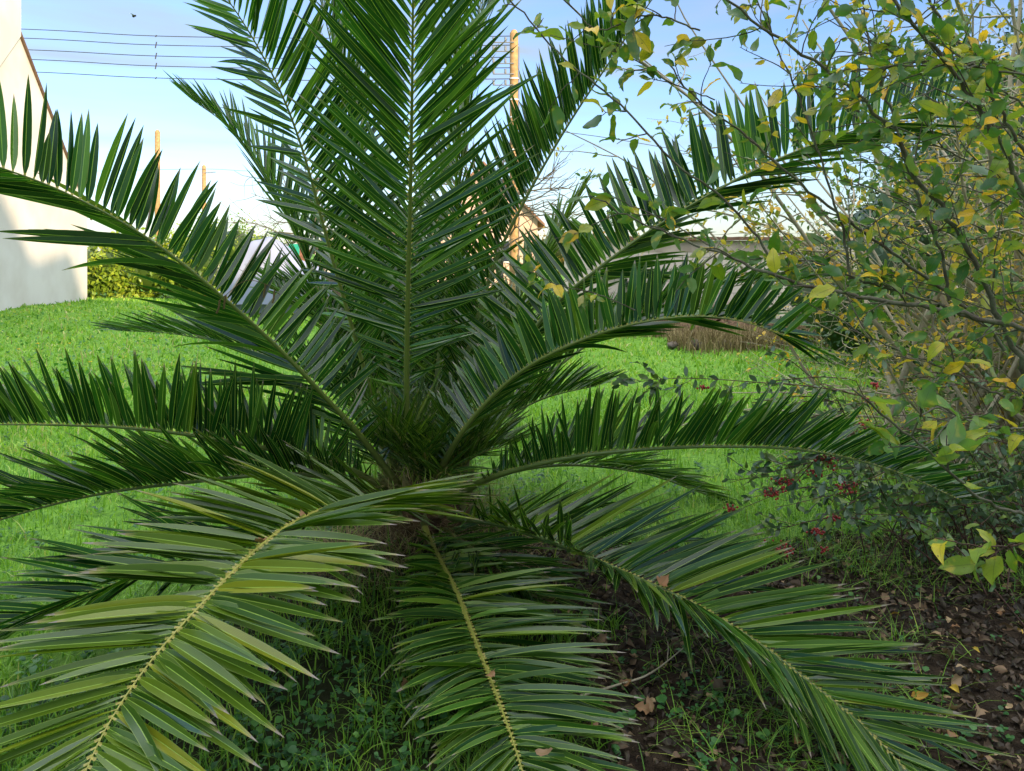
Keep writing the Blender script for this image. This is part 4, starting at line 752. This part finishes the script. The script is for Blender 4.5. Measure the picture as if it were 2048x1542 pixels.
mb = MB(); mb.tube(catmull([at(1028, 22.7, hgt(255, 22.7)), at(1160, 23.4, hgt(268, 23.4)), at(1300, 24, hgt(290, 24)), at(1600, 26, hgt(345, 26))], 20)[0], .011, 4); tag(mb.build('utility_wire', M['wire']), 'thin wire sloping down to the right from the orange brown pole', 'wire')

# ------------------------------------------------------------------ far houses and things behind the palm
M['peach'] = mat('peach_render', (.66, .48, .36), .9, .2, nscale=.8, ncol=(.58, .40, .29))
def farhouse(name, label, px0, px1, d, pyb, eave, ridge, wallm, deep=7, roofm='tile'):
    a, b_ = at(px0, d), at(px1, d); e = empty(name, (a + b_) / 2, label, 'house'); mb = MB(); ze, zr = hgt(eave, d), hgt(ridge, d); xm = (a[0] + b_[0]) / 2
    def pr(m_, prof, y0, y1):
        v = [[x_, y0, z_] for x_, z_ in prof] + [[x_, y1, z_] for x_, z_ in prof]; k = len(prof)
        m_.add(v, [[q_, (q_ + 1) % k, (q_ + 1) % k + k, q_ + k] for q_ in range(k)])
        for q_ in range(1, k - 1): m_.add(v, [[0, q_ + 1, q_], [k, k + q_, k + q_ + 1]])
    pr(mb, [(a[0], -.2), (b_[0], -.2), (b_[0], ze), (xm, zr), (a[0], ze)], d, d + deep); mb.build('wall', wallm, e, False)
    mb = MB(); dz = (zr - ze) / max(xm - a[0], .1) * .3
    for sx, x_ in ((-1, a[0]), (1, b_[0])): pr(mb, [(xm, zr + .02), (x_ + sx * .3, ze - dz + .02), (x_ + sx * .3, ze - dz + .14), (xm, zr + .14)], d - .3, d + deep + .3)
    r_ = mb.build('roof', M[roofm], e, False)
    for fx in (.28, .68):
        xx = a[0] + (b_[0] - a[0]) * fx; mb = MB(); w0, h0_ = (b_[0] - a[0]) * .07, (ze) * .16; mb.box((xx, d - .03, ze * .55), (w0, .03, h0_)); f_ = mb.build('window', M['white'], e, False)
        mb = MB(); mb.box((xx, d - .065, ze * .55), (w0 - .06, .008, h0_ - .06)); mb.build('pane', M['glass'], f_, False)
    return e
M['glass'] = mat('window_glass', (.03, .04, .05), .08, .6)
farhouse('peach_house', 'peach coloured gabled house glimpsed through the palm fronds left of the orange brown pole', 860, 1075, 33, 600, 440, 330, M['peach'])
farhouse('outbuilding', 'pale low outbuilding seen between the palm fronds left of centre', 630, 800, 34, 600, 500, 440, M['render'])
# pavement behind
mb = MB(); pa = [at(560, 21.5, 0), at(840, 21.5, 0), at(900, 31, 0), at(520, 31, 0)]
gx, gy = np.meshgrid(np.linspace(0, 1, 24), np.linspace(0, 1, 24)); yy = 21.5 + 9.5 * gy; xx = (at(560, 1)[0] + (at(840, 1)[0] - at(560, 1)[0]) * gx) * yy; q = (np.arange(23)[:, None] * 24 + np.arange(23)[None]).ravel()
mb.add(np.stack([xx, yy, gz(xx, yy) + .06], -1), np.stack([q, q + 1, q + 25, q + 24], 1)); M['pave'] = mat('paving', (.46, .36, .30), .9, .2, nscale=5, ncol=(.36, .29, .25)); tag(mb.build('pavement', M['pave']), kind='structure')
# covered boat / tarpaulin
M['tarp'] = mat('tarpaulin', (.26, .28, .36), .55, .3, bump=.3, bscale=3)
cb = empty('covered_load', at(560, 21), 'large bulky load under a pale grey tarpaulin behind the left fronds', 'tarpaulin')
gx, gy = np.meshgrid(np.linspace(-1, 1, 40), np.linspace(-1, 1, 20)); xb = at(565, 21)[0] + gx * 1.35
prof = np.interp(gx, [-1, -.85, -.55, -.25, 0, .25, .7, 1], [1.0, 1.6, 1.78, 1.92, 1.74, 1.35, 1.1, .8]); zb = prof * (1 - .55 * np.abs(gy) ** 2.5) + .04 * np.sin(gx * 14) * np.sin(gy * 6) + .12
skirt = (np.abs(gy) > .97) | (np.abs(gx) > .985); zb = np.where(skirt, .25, zb); q = (np.arange(19)[:, None] * 40 + np.arange(39)[None]).ravel()
mb = MB(); mb.add(np.stack([xb, 21 + gy * .9, zb], -1), np.stack([q, q + 1, q + 41, q + 40], 1)); mb.build('tarpaulin', M['tarp'], cb)
mb = MB(); mb.box(at(565, 21, .14), (1.2, .7, .13)); mb.build('base_frame', M['metal'], cb, False)
mb = MB(); mb.box(at(588, 24.5, 1.45), (.16, .05, .42)); tag(mb.build('gate_panel', mat('green_paint', (.02, .30, .20), .6), smooth=False), 'small teal green panel beside the tarpaulin', 'panel')
mb = MB(); mb.box(at(606, 26, .95), (.13, .13, .95)); mb.box(at(606, 26, 1.94), (.17, .17, .04)); tag(mb.build('brick_pillar', mat('brick', (.34, .15, .09), .9, nscale=12, ncol=(.22, .1, .06)), smooth=False), 'red brick gate pillar right of the tarpaulin', 'pillar')
# child's ride-on cart
M['red'] = mat('red_plastic', (.5, .03, .04), .4, .5); M['blue'] = mat('blue_plastic', (.03, .12, .55), .4, .5)
c0 = at(428, 22.5, .0); ct = empty('toy_cart', c0, 'small red, white and blue toy cart standing at the far edge of the lawn', 'toy')
mb = MB(); mb.box(c0 + [0, 0, .30], (.24, .14, .07)); mb.box(c0 + [-.16, 0, .44], (.08, .13, .07)); mb.build('body', M['red'], ct, False)
mb = MB(); mb.box(c0 + [.14, -.01, .28], (.13, .15, .05)); mb.box(c0 + [.06, 0, .42], (.12, .10, .04)); mb.build('hood', M['white'], ct, False)
mb = MB(); mb.box(c0 + [.18, -.165, .29], (.05, .012, .07)); mb.build('side_panel', M['blue'], ct, False)
for sx in (-.16, .18):
    for sy in (-.15, .15): mb = MB(); mb.tube([c0 + [sx, sy - .03, .14], c0 + [sx, sy + .03, .14]], .10, 14); mb.build('wheel', M['wire'], ct)
mb = MB(); mb.box(at(418, 21.9, .05), (.35, .25, .05)); tag(mb.build('stone_slab', M['pave'], smooth=False), 'flat pinkish slab on the grass in front of the toy cart', 'slab')
# bare trees
def baretree(base, H, label, n1=26, fall=.9, lean=0., r_=.09):
    e = empty('bare_tree', base, label, 'tree'); tr = twig(base, [lean, 0, 1], H * .6, .1, 0, 8); mb = MB(); mb.tube(tr, np.linspace(r_, r_ * .5, 9), 8); mb.build('trunk', M['bark'], e); mb = MB()
    for _ in range(n1):
        k_ = rng.integers(3, 9); d = rdir(1, .35)[0]; b1 = twig(tr[k_], d, H * rng.uniform(.3, .55), .5, .02, 10); mb.tube(b1, np.linspace(r_ * .4, .008, 11), 5)
        for __ in range(7):
            k2 = rng.integers(3, 10); b2 = twig(b1[k2], nrm(b1[k2 + 1 if k2 < 10 else k2] - b1[k2 - 1]) + rdir(1)[0] * .8, H * rng.uniform(.08, .25), .5, .01, 6); mb.tube(b2, np.linspace(.012, .005, 7), 4)
    mb.build('crown', M['bark'], e)
baretree(at(1000, 19.5), 5.6, 'bare leafless tree whose twigs spread around the orange brown pole', 40, r_=.07)
baretree(at(640, 30), 7.5, 'bare tree with fine twigs behind the upper left fronds', 30)

# ------------------------------------------------------------------ lawn details, left
mb = MB(); cnt = 240; p = np.stack([G(rng.uniform(-60, 420), rng.uniform(640, 780)) for _ in range(cnt)])
mb.add(*blades(p[:, 0], p[:, 1], .10 + .22 * rng.random(cnt), .009 + 0 * p[:, 0], .2 + rng.random(cnt), .5 + .5 * rng.random(cnt), 4)); tag(mb.build('dry_stalks', M['strawm']), 'scattered straw coloured stalks in the lawn before the white house', 'dry stalks', kind='stuff')
mb = MB(); p = np.stack([G(rng.uniform(-60, 420), rng.uniform(625, 800)) for _ in range(700)])
put(mb, tw[0], p + [0, 0, .05], rotm(rdir(700, .4, .3), rdir(700, 1.2)), rng.uniform(.03, .075, 700), .5 + .5 * rng.random(700)); tag(mb.build('lawn_weeds', M['weed']), 'patches of broad leaved weeds in the lawn at the left', 'weeds', kind='stuff')
M['dand'] = mat('dandelion', (.75, .5, .02), .7)
for px, py in [(205, 655), (75, 700), (138, 700), (340, 585), (1560, 745), (36, 712), (300, 690), (180, 740)]:
    p = G(px, py); f_ = empty('dandelion', p, 'small yellow dandelion flower in the left part of the lawn', 'flower', 'dandelions in the lawn'); mb = MB(); mb.tube([p, p + [0, 0, .10]], .003, 4, cap=False); mb.build('stem', M['weed'], f_)
    mb = MB(); th = rng.random(24) * 6.283; put(mb, leaf_template('narrow', 2, 2, .2, .2, 1), np.tile(p + [0, 0, .10], (24, 1)), rotm(np.stack([np.cos(th), np.sin(th), .3 + .6 * rng.random(24)], -1), np.tile([[0, 0, 1.]], (24, 1))), np.full(24, .032), np.zeros(24)); mb.build('bloom', M['dand'], f_)
# thin stick on the soil
sa = [G(1130, 1430), G(1230, 1400), G(1300, 1375), G(1370, 1320)]; sa = [q_ + np.array([0, 0, .05]) for q_ in sa]
mb = MB(); c_, _ = catmull(sa, 24); mb.tube(c_, np.linspace(.005, .002, 24), 6); mb.tube(twig(c_[18], [.1, .4, .15], .12), .0018, 4); tag(mb.build('stick', M['bark_pale'], None), 'thin pale stick lying on the soil in the lower centre', 'stick')
# grass seed stalk among the left fronds
mb = MB(); c_, _ = catmull([P(560, 590, 2.9), P(535, 570, 2.88), (P(490, 562, 2.85)), P(440, 600, 2.8)], 20); mb.tube(c_, .0012, 4); 
for k_ in (2, 5, 17, 19): mb.tube(twig(c_[k_], [-.2, 0, -1], .05), .004, 5)
tag(mb.build('grass_stalk', M['strawm']), 'thin arching dry grass seed stalk among the left fronds', 'grass stalk')
# flying insect
p = P(267, 32, 3.0); ins = empty('insect', p, 'tiny brown insect flying in the sky above the wires', 'insect'); mb = MB(); sph(mb, p, .006); sph(mb, p + [.007, 0, .001], .004); mb.build('body', M['bark'], ins)
mb = MB(); put(mb, TB[0], np.tile(p, (2, 1)), rotm(np.array([[-.5, .5, .6], [-.5, -.5, .6]]), np.array([[0, 0, 1.], [0, 0, 1.]])), np.array([.016, .016]), np.zeros(2)); mb.build('wings', M['white'], ins)

# ------------------------------------------------------------------ neighbouring houses behind the viewer; they shade the garden from the low sun
nb = MB(); hx = math.sin(SUN_ROT); hy = math.cos(SUN_ROT); back = np.array([hx, hy]); per = np.array([-hy, hx]); tn = math.tan(SUN_EL); R0 = 22.
prof = [(-14, 9.3), (.6, 9.3), (2.47, 9.3), (3.54, 7.6), (4.66, 8.57), (5.2, 7.3), (6.4, 6.6), (15, 6.4), (34, 6.7)]; add = (R0 - 9) * tn
top = [(q_, h_ + add) for q_, h_ in prof]; pts2 = [(-14, -.2)] + top + [(34, -.2)]
v = [];
for off in (R0, R0 + 9):
    for q_, z_ in pts2: xy = per * q_ + back * off; v.append([xy[0], xy[1], z_])
k = len(pts2); f = [[a, (a + 1) % k, (a + 1) % k + k, a + k] for a in range(k)]; nb.add(v, f)
for a in range(1, k - 1): nb.add(v, [[0, a + 1, a]]); nb.add(v, [[k, k + a, k + a + 1]])
o = nb.build('neighbouring_houses', M['render'], smooth=False); tag(o, 'row of cream houses behind the viewer shading the garden from the low sun', 'building')

# unseen tree added behind the viewer: its crown keeps the open sky off the foreground
tb = empty('added_shade_tree', (1.5, -3.2, 0), 'broad leafy tree added unseen behind the viewer to shade the foreground', 'tree')
mb = MB(); mb.tube([[1.5, -3.2, -.1], [1.4, -3.1, 1.5], [1.2, -3.0, 3.6]], [.24, .18, .12], 10); mb.build('trunk', M['bark'], tb)
mass(tb, 'crown', [((1.2, -2.6, 4.6), (3.2, 2.3, 1.2)), ((-2.2, -3.0, 4.8), (1.3, 1.2, .8))], 9000, .16, M['leaf_ivy'], (.3, .9), .4, core=.75)
